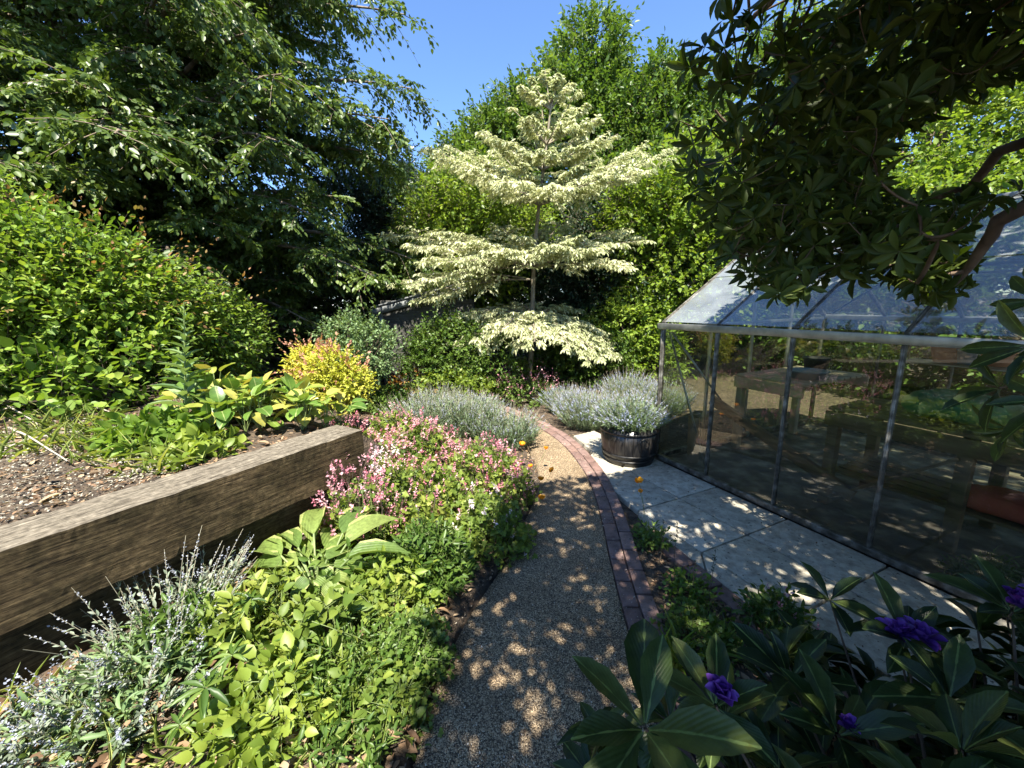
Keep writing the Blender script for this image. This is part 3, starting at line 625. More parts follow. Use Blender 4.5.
leafmat('hosta_leaf', [(.10, .17, .045), (.16, .24, .06), (.23, .30, .09)], .38, .5, .35, mode='margin', edge=(.40, .44, .17))
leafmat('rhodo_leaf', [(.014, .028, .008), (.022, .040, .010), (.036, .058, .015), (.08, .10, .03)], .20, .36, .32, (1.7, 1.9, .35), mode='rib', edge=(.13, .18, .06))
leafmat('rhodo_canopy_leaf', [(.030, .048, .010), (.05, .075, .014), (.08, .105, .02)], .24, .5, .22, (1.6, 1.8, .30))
leafmat('dry_leaf', [(.08, .045, .025), (.17, .10, .055), (.27, .17, .095), (.37, .27, .17)], .15, .7)
leafmat('grey_litter', [(.14, .12, .09), (.25, .23, .18), (.40, .38, .31)], .1, .8)
leafmat('pebble', [(.10, .08, .06), (.26, .20, .14), (.42, .34, .24), (.60, .54, .44)], .0, .75)
leafmat('grass_blade', [(.14, .20, .04), (.24, .30, .07), (.42, .42, .16)], .35, .5)

# ---------------------------------------------------------------- generic bush of leafy shoots
def shoots_on(ells, n, front=.35, inner=.55, upb=.45, L=.25, Lj=.5, floor=0.):
    E = np.array(ells, float); area = E[:, 3]*E[:, 4]+E[:, 3]*E[:, 5]+E[:, 4]*E[:, 5]; pr = area/area.sum()
    k = int(n*2.2); e = rg.choice(len(E), k, p=pr); d = norm(rg.normal(0, 1, (k, 3)))
    rr = inner+(1.0-inner)*rg.random(k)**.45; lump = 1+.10*np.sin(d[:, 0]*6+e*2.)*np.cos(d[:, 2]*5+e)+.05*np.sin(d[:, 1]*13+e)
    P = E[e, :3]+d*E[e, 3:]*(rr*lump)[:, None]
    keep = P[:, 2] > floor
    if front > 0:                              # fewer shoots on the far side
        to = norm(O3-E[e, :3]); keep &= ((d*to).sum(1) > -.15) | (rg.random(k) > front)
    for j, q in enumerate(E):
        ins = (((P-q[:3])/q[3:])**2).sum(1) < (inner*.95)**2
        keep &= ~(ins & (e != j))
    P = P[keep][:n]; d = d[keep][:n]; e = e[keep][:n]
    D = norm(norm(d/E[e, 3:]*E[e, 3:].mean(1, keepdims=True))*.8+Z*upb+rg.normal(0, .3, P.shape))
    c = np.clip(.5+.3*np.sin(P[:, 0]*3.3+1)*np.cos(P[:, 2]*3.9)+rg.normal(0, .22, len(P)), 0, 1)
    return BR(P, D, L*rg.uniform(1-Lj, 1+Lj, len(P)), None, .1, c)
def bush(name, base, ells, n, leafL, leafW, mat, label, cat='shrub', k=9, shootL=.28, stem='stem_dark', planar=False, t=LEAF4, tipmat=None, tipn=0, tipsize=1., group=None, upb=.45, droop=.1, inner=.5, stems=9, front=.45, jit=.45, upn=False, ang=.95, parts='foliage'):
    """name: kind; base: foot of the plant; ells: lumps of its outline"""
    e = empty(name, base, label, cat, group)
    B = shoots_on(ells, n, front=front, upb=upb, L=shootL, inner=inner, floor=base[2]+.0)
    leaves_obj(parts, [lv(B, k, leafL, leafW, ang=ang, planar=planar, jit=jit, droop=droop, upn=upn)], mat, e, t)
    # stems from the foot to a choice of shoots
    idx = rg.choice(len(B['P']), min(stems*6, len(B['P'])), replace=False); tg = B['P'][idx]; b0 = np.array(base)+rg.normal(0, .05, (len(idx), 3))*[1, 1, 0]
    E = np.array(ells, float); sz = E[:, 5].max()
    f = np.linspace(0, 1, 7)[None, :, None]; PL = b0[:, None]*(1-f)+tg[:, None]*f; PL = PL+np.array([0, 0, 1])*(np.sin(f*math.pi)*.12*sz)+rg.normal(0, .012*sz, PL.shape)
    r0 = .012*sz+.004
    tubes_obj('stems', [(PL, np.broadcast_to(np.linspace(r0, .002, 7)[None], (len(idx), 7)), 5), lines(B, 3, .0022, .001)], stem, e)
    if tipmat and tipn:
        q = rg.choice(len(B['P']), min(tipn, len(B['P'])), replace=False); hi = q[np.argsort(-B['P'][q, 2])[:int(tipn*.6)]]
        Bt = {k_: v_[hi] for k_, v_ in B.items()}; Bt['P'] = Bt['P']+Bt['D']*Bt['L'][:, None]*.8
        leaves_obj('tips' if 'leaf' in tipmat else 'flowers', [lv(Bt, 6, leafL*tipsize, leafW*tipsize, ang=.6, planar=False, jit=.5, droop=-.1)], tipmat, e, t)
    return e

# ---------------------------------------------------------------- the big beech on the left
def beech():
    base = np.array([-6.3, 7.6, -.06]); e = empty('beech_tree', base, 'huge dark green beech tree with drooping layered boughs filling the left side', 'tree')
    tr = limb([base, base+[.1, -.05, 2.2], base+[.0, .1, 4.6], base+[.15, 0, 7.5], base+[.3, .1, 10.5]], 16)
    tubes_obj('trunk', [(tr[None], np.linspace(.33, .06, 16)[None], 12)], 'bark', e)
    n = 165; h = np.linspace(1.0, 10.2, n)+rg.normal(0, .15, n); az = np.arange(n)*2.4+rg.normal(0, .25, n)
    # more boughs toward the viewer
    az = np.where(rg.random(n) < .45, rad(-75)+rg.normal(0, .75, n), az)
    P = np.c_[np.interp(h, tr[:, 2], tr[:, 0]), np.interp(h, tr[:, 2], tr[:, 1]), h]
    Ls = np.interp(h, [1, 3, 5.5, 8, 10.5], [3.6, 4.6, 5.0, 4.2, 1.8])*rg.uniform(.82, 1.1, n)
    el = np.interp(h, [1, 4, 8, 10.5], [.15, .38, .75, 1.1])+rg.normal(0, .08, n)
    D = np.c_[np.cos(az)*np.cos(el), np.sin(az)*np.cos(el), np.sin(el)]; SKY = [(352, -60), (352, 58), (415, 70), (420, 110), (405, 150), (470, 330), (480, 700), (1200, 700), (1200, -400), (500, -400), (425, -60)]
    for _ in range(14):                        # shorten boughs that would reach across the open sky
        e1 = P+D*Ls[:, None]-Z*(np.interp(h, [1, 5, 10], [.30, .42, .35])*Ls)[:, None]; xx, yy, zz_ = PR(e1); Ls = np.where(inpoly(xx, yy, SKY) & (zz_ > 0), Ls*.88, Ls)
    Bb = BR(P, D, Ls, None, np.interp(h, [1, 5, 10], [.30, .42, .35]))
    # hand placed boughs that reach out over the garden, against the sky
    tips = [AY(425, 82, 6.9), AY(400, 112, 6.6), AY(418, 8, 7.2), AY(395, 150, 7.2), AY(290, 60, 4.9), AY(170, 120, 4.4), AY(60, 60, 4.2), AY(20, 150, 4.2), AY(215, 215, 4.9), AY(340, 190, 6.3), AY(300, 280, 6.6), AY(250, 20, 5.2), AY(345, 250, 7), AY(120, 30, 4.6)]
    for tp in tips:
        h0 = min(max(tp[2]-.3, 1.5), 8.5); p0 = np.array([np.interp(h0, tr[:, 2], tr[:, 0]), np.interp(h0, tr[:, 2], tr[:, 1]), h0]); v = tp-p0; Lq = np.linalg.norm(v)*1.02
        q = BR(p0, v/Lq+Z*.30, Lq, None, .30)
        for k_ in Bb: Bb[k_] = np.concatenate([Bb[k_], q[k_]])
    tubes_obj('branches', [lines(Bb, 10, .06, .008, 6)], 'bark', e)
    tw = kids(Bb, 36, .95, .24, .12, .30, .55, taper=.5)
    st = kids(tw, 8, .85, .42, .10, .22, .6, taper=.4)
    # keep the crown out of the sky gap and clear of the garden
    x, y, z = PR(st['P'])
    sky = inpoly(x, y, [(432, -60), (430, 10), (405, 22), (352, 30), (348, 55), (432, 62), (437, 118), (412, 150), (470, 330), (480, 700), (1200, 700), (1200, -400), (500, -400)])
    ok = ~((z > 0) & (sky & (rg.random(len(x)) > .02))) & (st['P'][:, 2] > .35)&~((z > 0)&(x>255)&(st['P'][:,2]<1.6)&(rg.random(len(x))>.5))
    ok &= ~((st['P'][:, 1] < 3.3) & (st['P'][:, 2] < 3.0)) & (np.linalg.norm(st['P']-O3, axis=1) > 2.6)
    st = {k_: v_[ok] for k_, v_ in st.items()}
    x, y, z = PR(tw['P']); ok2 = ~(inpoly(x, y, [(432, -60), (430, 10), (405, 22), (352, 30), (348, 55), (432, 62), (437, 118), (412, 150), (470, 330), (1200, 700), (1200, -400)]) & (z > 0)) & (np.linalg.norm(tw['P']-O3, axis=1) > 2.8) & (tw['P'][:, 2] > .4)
    tubes_obj('twigs', [lines({k_: v_[ok2] for k_, v_ in tw.items()}, 4, .007, .002)], 'bark', e)
    leaves_obj('crown', [lv(st, 8, .078, .050, ang=.8, planar=True, jit=.42, droop=.25), lv({k_: v_[ok2] for k_, v_ in tw.items()}, 8, .078, .050, ang=.8, planar=True, jit=.28, droop=.12)], 'beech_leaf', e)
beech()

# ---------------------------------------------------------------- broadleaf trees behind
def tree(name, base, top, ells, n, leafL, leafW, mat, label, k=10, sh=.45, bark='bark', r=.12, front=.5, droop=.15, inner=.35, jit=.5, nb=26, group=None, upb=.3):
    base = np.array(base, float); e = empty(name, base, label, 'tree', group)
    E = np.array(ells, float); top = np.array(top, float)
    tr = limb([base, base*.65+top*.35+[.12, 0, 0], base*.35+top*.65+[-.08, .1, 0], top], 14)
    tubes_obj('trunk', [(tr[None], np.linspace(r, .02, 14)[None], 10)], bark, e)
    q = rg.integers(0, len(E), nb); tg = E[q, :3]+norm(rg.normal(0, 1, (nb, 3)))*E[q, 3:]*.75
    hh = np.clip((tg[:, 2]-base[2])*.62, .3, None)+base[2]; s0 = np.stack([np.interp(hh, tr[:, 2], tr[:, i]) for i in range(3)], -1)
    f = np.linspace(0, 1, 8)[None, :, None]; PL = s0[:, None]*(1-f)+tg[:, None]*f+Z*np.sin(f*math.pi)*.15; PL[:, 1:-1] += rg.normal(0, .03, (nb, 6, 3))
    tubes_obj('branches', [(PL, np.broadcast_to(np.linspace(r*.45, .008, 8)[None], (nb, 8)), 6)], bark, e)
    B = shoots_on(ells, n, front=front, inner=inner, upb=upb, L=sh, floor=base[2]+.2)
    leaves_obj('crown', [lv(B, k, leafL, leafW, ang=.9, planar=False, jit=jit, droop=droop)], mat, e)
    tubes_obj('twigs', [lines(B, 3, .004, .0015)], bark, e)
    return e
def EL(x, y, Y, rx, ry, rz): p = AY(x, y, Y); return (p[0], p[1], p[2], rx, ry, rz)
p = AY(590, 300, 12.5); tree('ash_tree', (p[0]-.1, p[1], -.1), AY(592, 40, 12.5),
     [EL(590, 62, 12.5, .95, 1.0, 1.05), EL(578, 110, 12.5, 1.5, 1.3, 1.2), EL(608, 140, 12.3, 1.9, 1.5, 1.3), EL(560, 170, 12.4, 2.2, 1.7, 1.4), EL(640, 200, 12.2, 2.2, 1.7, 1.5), EL(600, 250, 12.3, 2.8, 1.7, 1.6)], 8000, .13, .07, 'mid_leaf', 'tallest light green tree against the sky behind the cream variegated tree', k=11, r=.16)
p = AY(660, 300, 11.5); tree('ash_tree', (p[0], p[1], -.1), AY(655, 90, 11.5),
     [EL(655, 105, 11.5, .75, .9, .9), EL(668, 140, 11.3, 1.3, 1.2, 1.2), EL(640, 180, 11.3, 1.3, 1.2, 1.0), EL(690, 200, 11.3, 1.7, 1.3, 1.5)], 4500, .12, .065, 'mid_leaf', 'light green tree just left of the dark overhanging rhododendron canopy', r=.12)
p = AY(500, 300, 12); tree('ash_tree', (p[0], p[1], -.1), AY(515, 120, 12),
     [EL(520, 118, 12, .75, .8, .55), EL(505, 150, 12, 1.2, 1, .9), EL(470, 178, 11.6, .9, .9, .8), EL(480, 225, 11.5, 1.6, 1.3, 1.3)], 4500, .12, .06, 'mid_leaf', 'grey green tree behind the left side of the cream variegated tree', r=.1)
p = AY(700, 300, 9.3); tree('hazel_tree', (p[0], p[1], -.1), AY(700, 160, 9.3),
     [EL(700, 190, 9.3, 1.1, 1.1, .9), EL(660, 215, 9.0, 1.1, 1.0, .85), EL(735, 240, 9.0, 1.5, 1.2, 1.4), EL(690, 275, 8.9, 1.6, 1.2, 1.2), EL(640, 250, 9.2, .9, 1, .9)], 4200, .11, .075, 'fresh_leaf', 'bright yellow green tree left of the greenhouse', k=8, r=.09)
p = AY(460, 300, 9.6); tree('hazel_tree', (p[0], p[1], -.1), AY(470, 185, 9.6),
     [EL(470, 205, 9.6, .9, .9, .7), EL(440, 230, 9.6, .8, .8, .7), EL(500, 240, 9.8, 1.2, 1, .9), EL(465, 275, 9.4, 1.5, 1.1, 1.1)], 3000, .10, .065, 'fresh_leaf', 'low bright green tree behind the left arms of the cream variegated tree', k=8, r=.08)
p = AY(950, 200, 11); tree('maple_tree', (p[0], p[1], -.1), AY(940, 40, 11),
     [EL(900, 150, 11, 2.2, 1.8, 1.7), EL(980, 130, 11, 2.6, 2, 2.0), EL(1080, 140, 10, 2.6, 2, 2.2), EL(860, 60, 12.5, 2.2, 2, 2.0), EL(960, 20, 12, 2.5, 2, 2.0), EL(840, 240, 9.5, 1.8, 1.5, 1.4), EL(930, 235, 9.8, 2, 1.5, 1.6)], 7500, .13, .085, 'fresh_leaf', 'bright yellow green tree glimpsed behind the greenhouse roof and rhododendron', k=8, r=.2)
p = AY(795, 250, 10.5); tree('maple_tree', (p[0], p[1], -.1), AY(790, 130, 10.5),
     [EL(790, 175, 10.5, 1.7, 1.4, 1.5), EL(770, 110, 11.5, 1.7, 1.4, 1.5), EL(800, 245, 9.6, 1.9, 1.3, 1.5)], 3500, .12, .08, 'mid_leaf', 'mid green tree behind the far end of the greenhouse', k=8, r=.12)
# dark evergreens
p = AY(375, 300, 10.5); tree('holly_tree', (p[0], p[1], -.1), AY(372, 150, 10.5),
     [EL(375, 172, 10.5, .95, 1, .8), EL(402, 215, 10.6, 1.1, 1, 1.0), EL(350, 230, 10.2, 1.3, 1.2, 1.3), EL(400, 275, 10.4, 1.4, 1.1, 1.2), EL(425, 210, 11.3, .9, .9, .8)], 5200, .075, .045, 'holly_leaf', 'blue grey green evergreen tree at the right edge of the beech', k=10, sh=.32, r=.14)
p = AY(300, 330, 12); tree('yew_tree', (p[0], p[1], -.1), AY(290, 210, 12),
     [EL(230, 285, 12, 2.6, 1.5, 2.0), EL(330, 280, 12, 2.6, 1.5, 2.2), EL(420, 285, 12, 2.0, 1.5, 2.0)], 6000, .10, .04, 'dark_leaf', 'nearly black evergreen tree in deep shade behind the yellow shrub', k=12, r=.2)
p = AY(610, 320, 9.6); tree('laurel_tree', (p[0], p[1], -.1), AY(610, 260, 9.6),
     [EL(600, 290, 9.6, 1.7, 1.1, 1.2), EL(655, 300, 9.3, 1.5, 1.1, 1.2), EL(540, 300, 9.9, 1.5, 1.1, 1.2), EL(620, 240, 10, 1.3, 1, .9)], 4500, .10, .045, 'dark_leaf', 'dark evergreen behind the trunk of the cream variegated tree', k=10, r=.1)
# hedge mass closing the horizon beyond everything
def hedge(x0, y0, x1, y1, h, label, n, mat):
    m_ = int(math.hypot(x1-x0, y1-y0)/1.5)+1
    el = [(x0+(x1-x0)*i/m_, y0+(y1-y0)*i/m_, h*.5+rg.normal(0, .1), 1.3, 1.1, h*.5+rg.uniform(0, .5)) for i in range(m_+1)]
    return bush('hedge', (x0*.5+x1*.5, y0*.5+y1*.5, -.1), el, n, .12, .07, mat, label, 'hedge', k=9, shootL=.4, stems=30, inner=.6, parts='foliage')
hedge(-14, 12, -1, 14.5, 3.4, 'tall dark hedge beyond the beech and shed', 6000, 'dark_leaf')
hedge(-1, 14, 9, 13.5, 3.6, 'tall green boundary hedge beyond the cream variegated tree', 6000, 'mid_leaf')
hedge(6.2, 9.5, 9.2, -2, 2.5, 'green boundary hedge along the far side of the greenhouse', 6500, 'mid_leaf')
hedge(-12, 12, -11.5, -3, 4.2, 'dark hedge along the left boundary behind the beech', 4000, 'dark_leaf')

# ---------------------------------------------------------------- variegated table dogwood
def dogwood():
    base = G(529, 388, 0.02); base[2] = -.06; Yc = base[1]
    e = empty('table_dogwood_tree', base, 'cream variegated table dogwood with flat tiers of branches', 'tree')
    tr = limb([base, AY(532, 330, Yc)*[1, 1, 1], AY(534, 262, Yc), AY(539, 205, Yc+.05), AY(546, 150, Yc), AY(552, 95, Yc)], 22)
    rr = np.interp(tr[:, 2], [0, 1.5, 3, 5.6], [.052, .042, .032, .008])
    tubes_obj('trunk', [(tr[None], rr[None], 8)], 'pale_bark', e)
    boughs = []
    def tips(lst, start_y, dr, arc=0):
        for (x, y, dY) in lst:
            tp = AY(x, y, Yc+dY); zs = AY(536, start_y, Yc)[2]
            p0 = np.array([np.interp(zs, tr[:, 2], tr[:, i]) for i in range(3)]); v = tp-p0; Lq = np.linalg.norm(v); boughs.append((p0, v/Lq+Z*dr, Lq, dr))
    # lowest tier
    tips([(440, 332, .3), (452, 318, -.5), (470, 342, -.9), (500, 332, -1.3), (535, 342, -1.4), (570, 345, -1.2), (600, 356, -.8), (616, 356, -.1), (612, 340, .6), (575, 312, 1.1), (520, 306, 1.2), (480, 312, .9), (590, 345, -.4), (460, 330, -.2), (550, 330, -.9), (445, 324, 0), (455, 342, -.5), (480, 350, -.9), (590, 360, -.9), (560, 318, .5), (500, 316, .6), (605, 348, .2), (520, 345, -1.1), (535, 312, .4), (515, 325, -.7), (485, 327, -.5), (585, 330, .2)], 316, .30)
    # middle tier
    tips([(396, 236, .4), (412, 246, -.4), (418, 284, -.9), (450, 262, -1.2), (500, 252, -1.4), (560, 244, -1.3), (600, 250, -.9), (625, 266, -.5), (640, 241, .2), (620, 232, .9), (560, 224, 1.3), (500, 226, 1.3), (440, 232, .9), (470, 245, -.6), (520, 238, -.8), (580, 238, -.5), (455, 238, .3), (540, 232, .3), (425, 262, -.6)], 268, .16)
    # top tier: a broad plate
    tips([(426, 145, .4), (440, 158, -.3), (470, 172, -.9), (510, 182, -1.3), (560, 186, -1.3), (600, 178, -1.0), (645, 172, -.4), (664, 156, .2), (640, 148, .9), (590, 150, 1.3), (500, 150, 1.3), (455, 148, .9), (480, 160, -.3), (620, 162, -.2), (520, 168, -.6), (580, 168, -.5)], 205, .03)
    tips([(480, 132, .2), (500, 142, -.6), (545, 150, -.8), (590, 144, -.6), (618, 134, .1), (590, 124, .6), (530, 122, .7)], 170, .0)
    tips([(512, 108, .2), (528, 120, -.5), (560, 118, -.5), (585, 108, 0), (575, 94, .3), (540, 96, .3), (600, 118, -.2)], 145, .02)
    tips([(530, 80, 0), (545, 72, .1), (560, 76, -.1), (572, 84, .1), (520, 88, -.1)], 110, .02)
    tips([(400, 285, -.2), (430, 300, -.5), (415, 300, .2)], 280, .25)
    P = np.array([b[0] for b in boughs]); D = np.array([b[1] for b in boughs]); Lb = np.array([b[2] for b in boughs]); dr = np.array([b[3] for b in boughs])
    L_ = np.linalg.norm(D, axis=1); B = BR(P, D, Lb*L_, None, dr/L_, None)
    tubes_obj('branches', [lines(B, 9, .017, .004, 5)], 'pale_bark', e)
    tw = kids(B, 21, .95, .32, .20, .10, .25, taper=.6, lift=.10)
    hi = (tw['P'][:, 2] > 4.15) & (rg.random(len(tw['P'])) < np.interp(tw['P'][:, 2], [4.15, 5.2], [.30, .68])); tw = {k_: v_[~hi] for k_, v_ in tw.items()}
    tw2 = kids(tw, 7, .8, .5, .2, .2, .2, taper=.3)
    tubes_obj('twigs', [lines(tw, 4, .005, .002), lines(tw2, 3, .002, .001)], 'pale_bark', e)
    leaves_obj('crown', [lv(tw2, 6, .074, .033, ang=.7, planar=True, jit=.55, droop=.5), lv(tw, 6, .074, .033, ang=.7, planar=True, jit=.5, droop=.4)], 'cream_leaf', e)
dogwood()

# ---------------------------------------------------------------- shrubs in the middle distance
def ell(x, y, Y, rx, ry, rz): return EL(x, y, Y, rx, ry, rz)
b0 = G(450, 400, 0); bush('shrub', (b0[0], 7.2, -.06), [ell(428, 368, 6.7, .36, .4, .40), ell(452, 355, 6.8, .62, .5, .58), ell(488, 364, 6.8, .55, .45, .50), ell(448, 348, 7.6, .45, .4, .35)], 1500, .055, .035, 'mid_leaf', 'rounded small leaved green shrub under the lowest cream tier', k=11, shootL=.25)
bush('shrub', AY(470, 300, 7.6)*[1, 1, 0]-[0, 0, .06], [ell(445, 308, 8.5, .5, .4, .22), ell(432, 322, 8.4, .3, .4, .15), ell(475, 322, 8.5, .5, .4, .25)], 500, .08, .05, 'fresh_leaf', 'pale green shrub with spreading layers in front of the shed', k=8, shootL=.3)
bush('shrub', AY(590, 385, 7.6)*[1, 1, 0]-[0, 0, .06], [ell(560, 370, 7.7, .6, .5, .45), ell(600, 365, 7.9, .6, .5, .6), ell(575, 345, 8.2, .5, .4, .5)], 1000, .07, .045, 'mid_leaf', 'green bush at the right foot of the dogwood trunk', k=9, shootL=.25)
bush('shrub', AY(645, 375, 8.2)*[1, 1, 0]-[0, 0, .06], [ell(630, 330, 8.3, .65, .5, .6), ell(655, 310, 8.5, .6, .5, .55), ell(650, 360, 8.2, .6, .5, .6)], 1100, .10, .06, 'fresh_leaf', 'bright green large leaved shrub left of the greenhouse corner post', k=8, shootL=.3)
bush('azalea', AY(415, 392, 6.7)*[1, 1, 0]-[0, 0, .05], [ell(412, 385, 6.7, .28, .2, .25), ell(428, 392, 6.5, .2, .2, .15)], 160, .05, .03, 'orange_leaf', 'small orange leaved shrub at the far bend of the path', k=8, shootL=.14, stems=4)
bush('shrub', AY(450, 395, 6.9)*[1, 1, 0]-[0, 0, .05], [ell(445, 389, 6.3, .40, .3, .22), ell(475, 392, 6.4, .34, .3, .18)], 420, .06, .04, 'lime_leaf', 'low lime green leafy plant in front of the rounded shrub', 'plant', k=8, shootL=.18)
bush('flowering_plant', AY(515, 397, 6.6)*[1, 1, 0]-[0, 0, .05], [ell(500, 396, 6.6, .40, .3, .22), ell(525, 396, 6.5, .4, .3, .22), ell(548, 398, 6.6, .3, .3, .18)], 420, .04, .028, 'mid_leaf', 'low pink flowered ground plant at the foot of the dogwood trunk', 'plant', k=8, shootL=.16, tipmat='pink_flower', tipn=230, tipsize=.7)
bush('shrub', AY(346, 372, 5.6)*[1, 1, 0]+[0, 0, .2], [ell(352, 342, 5.7, .42, .4, .32), ell(372, 352, 5.5, .3, .3, .3), ell(352, 365, 5.6, .4, .35, .4)], 700, .05, .03, 'greygreen_leaf', 'rounded grey green shrub behind the yellow and pink shrub', k=10, shootL=.2, tipmat='palepink_flower', tipn=0)
bush('spiraea', AY(325, 400, 4.4)*[1, 1, 0]+[0, 0, .45], [ell(310, 366, 4.5, .18, .2, .18), ell(334, 372, 4.3, .22, .2, .2), ell(354, 384, 4.3, .16, .18, .15), ell(330, 388, 4.3, .25, .2, .15)], 900, .038, .024, 'yellow_leaf', 'bright yellow spiraea shrub with pink tips on the raised bed', k=10, shootL=.11, tipmat='pinkish_leaf', tipn=230, tipsize=1.0)
# big leafy shrub bank on the left
sb = AY(90, 400, 3.7); zz = float(RB(sb[0], sb[1]))
bush('shrub', (sb[0], sb[1], zz), [ell(20, 285, 3.5, .75, .6, .5), ell(75, 300, 3.7, .7, .6, .5), ell(125, 315, 4.0, .6, .6, .45), ell(-20, 320, 3.3, .9, .6, .65), ell(-60, 255, 3.5, .7, .7, .6), ell(60, 345, 3.6, .9, .5, .5), ell(160, 335, 4.2, .6, .5, .5), ell(-90, 340, 3.0, .9, .7, .7)],
     4200, .062, .038, 'shrub_leaf', 'large sunlit leafy green shrub with reddish young tips at the left edge', k=10, shootL=.3, tipmat='tip_leaf', tipn=420, tipsize=.7, stems=20, upb=.6)
sb = AY(215, 375, 4.7)
bush('shrub', (sb[0], sb[1], float(RB(sb[0], sb[1]))), [ell(175, 325, 4.7, .5, .5, .40), ell(200, 345, 4.6, .5, .5, .40), ell(218, 330, 4.9, .35, .45, .33), ell(165, 360, 4.4, .6, .4, .4)],
     2000, .058, .03, 'shrub_leaf', 'lower rounded green shrub on the raised bed in front of the dark trees', k=10, shootL=.24, stems=14)
sb = AY(100, 400, 3.1)
bush('bramble', (sb[0], sb[1], float(RB(sb[0], sb[1]))), [ell(85, 385, 3.1, .38, .3, .18), ell(130, 380, 3.3, .35, .3, .22), ell(40, 392, 2.9, .35, .3, .15), ell(110, 362, 3.3, .3, .25, .2)],
     260, .08, .06, 'shrub_leaf', 'low leafy bramble in front of the large left shrub', 'plant', k=6, shootL=.22, stems=5)
# ================================================================ PLANTS ON THE BEDS
def GB(x, y, raised=False):
    """where the pixel's ray meets the soil"""
    z = .8 if raised else .1
    for _ in range(12):
        p = G(x, y, z); z = .5*z+.5*float(RB(p[0], p[1]) if raised else bed_h(p[0], p[1]))
    p[2] = z; return p
def rosette(P, D, n, L, W, e0=.35, e1=1.2, r=None, jit=.12):
    """leaves rising from one crown point: returns arrays"""
    P = np.atleast_2d(P); m_ = len(P); D = norm(np.broadcast_to(D, (m_, 3))+0.)
    A = norm(np.cross(D, np.array([.31, .9, .05]))); B = np.cross(D, A)
    ph = (np.arange(n)*2.4)[None]+rg.random((m_, 1))*6.28+rg.normal(0, .15, (m_, n)); el = np.linspace(e0, e1, n)[None]+rg.normal(0, jit, (m_, n))
    q = A[:, None]*np.cos(ph)[..., None]+B[:, None]*np.sin(ph)[..., None]
    d = q*np.cos(el)[..., None]+D[:, None]*np.sin(el)[..., None]; N = -q*np.sin(el)[..., None]+D[:, None]*np.cos(el)[..., None]
    PP = np.repeat(P, n, 0)+q.reshape(-1, 3)*L*.04
    s = rg.uniform(.72, 1.1, m_*n); rr = rg.random(m_*n) if r is None else np.clip(np.repeat(r, n)*.5+rg.random(m_*n)*.5, 0, 1)
    return (PP, d.reshape(-1, 3), (N+rg.normal(0, .1, N.shape)).reshape(-1, 3), L*s, W*s*rg.uniform(.9, 1.1, m_*n), rr)
def spikes(name, base, n, spread, h, mat_leaf, mat_flow, label, cat, lean=.5, leafL=.045, leafW=.007, k=16, fl=.10, fn=14, fs=.011, stem='stem_pale', group=None, hj=.25, elong=1.0, ftop=.75, flname='flowers', lt=LEAF4, flmany=1.):
    """bushy plant of many fine upright stems with narrow leaves below and flower spikes on top"""
    e = empty(name, base, label, cat, group); n = int(n)
    a = rg.random(n)*6.28; rr = np.sqrt(rg.random(n))
    P = np.array(base)+np.c_[np.cos(a)*rr*spread*.45*elong, np.sin(a)*rr*spread*.45, np.zeros(n)]
    D = np.c_[np.cos(a)*rr*lean, np.sin(a)*rr*lean, np.ones(n)]+rg.normal(0, .12, (n, 3)); B = BR(P, D, h*(1-.25*rr)*rg.uniform(1-hj, 1+hj, n), None, .08)
    tubes_obj('stems', [lines(B, 5, .0018, .001, 3)], stem, e)
    low = {k_: v_.copy() for k_, v_ in B.items()}; low['L'] = low['L']*ftop
    leaves_obj('foliage', [lv(low, k, leafL, leafW, ang=.55, planar=False, jit=.3, droop=-.05, t0=.0, tip=False)], mat_leaf, e, lt)
    if mat_flow:
        sel = rg.random(n) < flmany; Bs = {k_: v_[sel] for k_, v_ in B.items()}
        t = np.ones((sel.sum(), 1))*ftop; p0, d0 = along(Bs, t); p1, _ = along(Bs, t*0+1); hd = BR(p0[:, 0], p1[:, 0]-p0[:, 0], fl, Z, 0., Bs['c'])
        leaves_obj(flname, [lv(hd, fn, fs, fs*.75, ang=1.0, planar=False, jit=.5, droop=-.1, t0=0)], mat_flow, e)
    return e
# lavender
p = AY(627, 452, 4.0); BC = np.array([1.21, 3.92, 0])
# ---- half barrel planter
M, n, o = nodes('barrel_wood'); L = n.links.new
tc = n.nodes.new('ShaderNodeTexCoord'); sp = n.nodes.new('ShaderNodeSeparateXYZ'); L(tc.outputs['Object'], sp.inputs[0])
at2 = n.nodes.new('ShaderNodeMath'); at2.operation = 'ARCTAN2'; L(sp.outputs[1], at2.inputs[0]); L(sp.outputs[0], at2.inputs[1])
ml = n.nodes.new('ShaderNodeMath'); ml.operation = 'MULTIPLY'; ml.inputs[1].default_value = 22/6.2832; L(at2.outputs[0], ml.inputs[0])
frc = n.nodes.new('ShaderNodeMath'); frc.operation = 'PINGPONG'; frc.inputs[1].default_value = .5; L(ml.outputs[0], frc.inputs[0])
mr = n.nodes.new('ShaderNodeMapRange'); mr.inputs[1].default_value = 0; mr.inputs[2].default_value = .05; L(frc.outputs[0], mr.inputs[0])
nz = n.nodes.new('ShaderNodeTexNoise'); nz.inputs['Scale'].default_value = 12; nz.inputs['Detail'].default_value = 8; mp = n.nodes.new('ShaderNodeMapping'); mp.inputs[3].default_value = (3, 3, .5); L(tc.outputs['Object'], mp.inputs[0]); L(mp.outputs[0], nz.inputs[0])
r = ramp(n, [(.008, .008, .008, .3), (.022, .020, .018, .55), (.06, .052, .045, .78)]); L(nz.outputs[0], r.inputs[0])
b = n.nodes.new('ShaderNodeBsdfPrincipled'); b.inputs['Roughness'].default_value = .32; L(r.outputs[0], b.inputs['Base Color'])
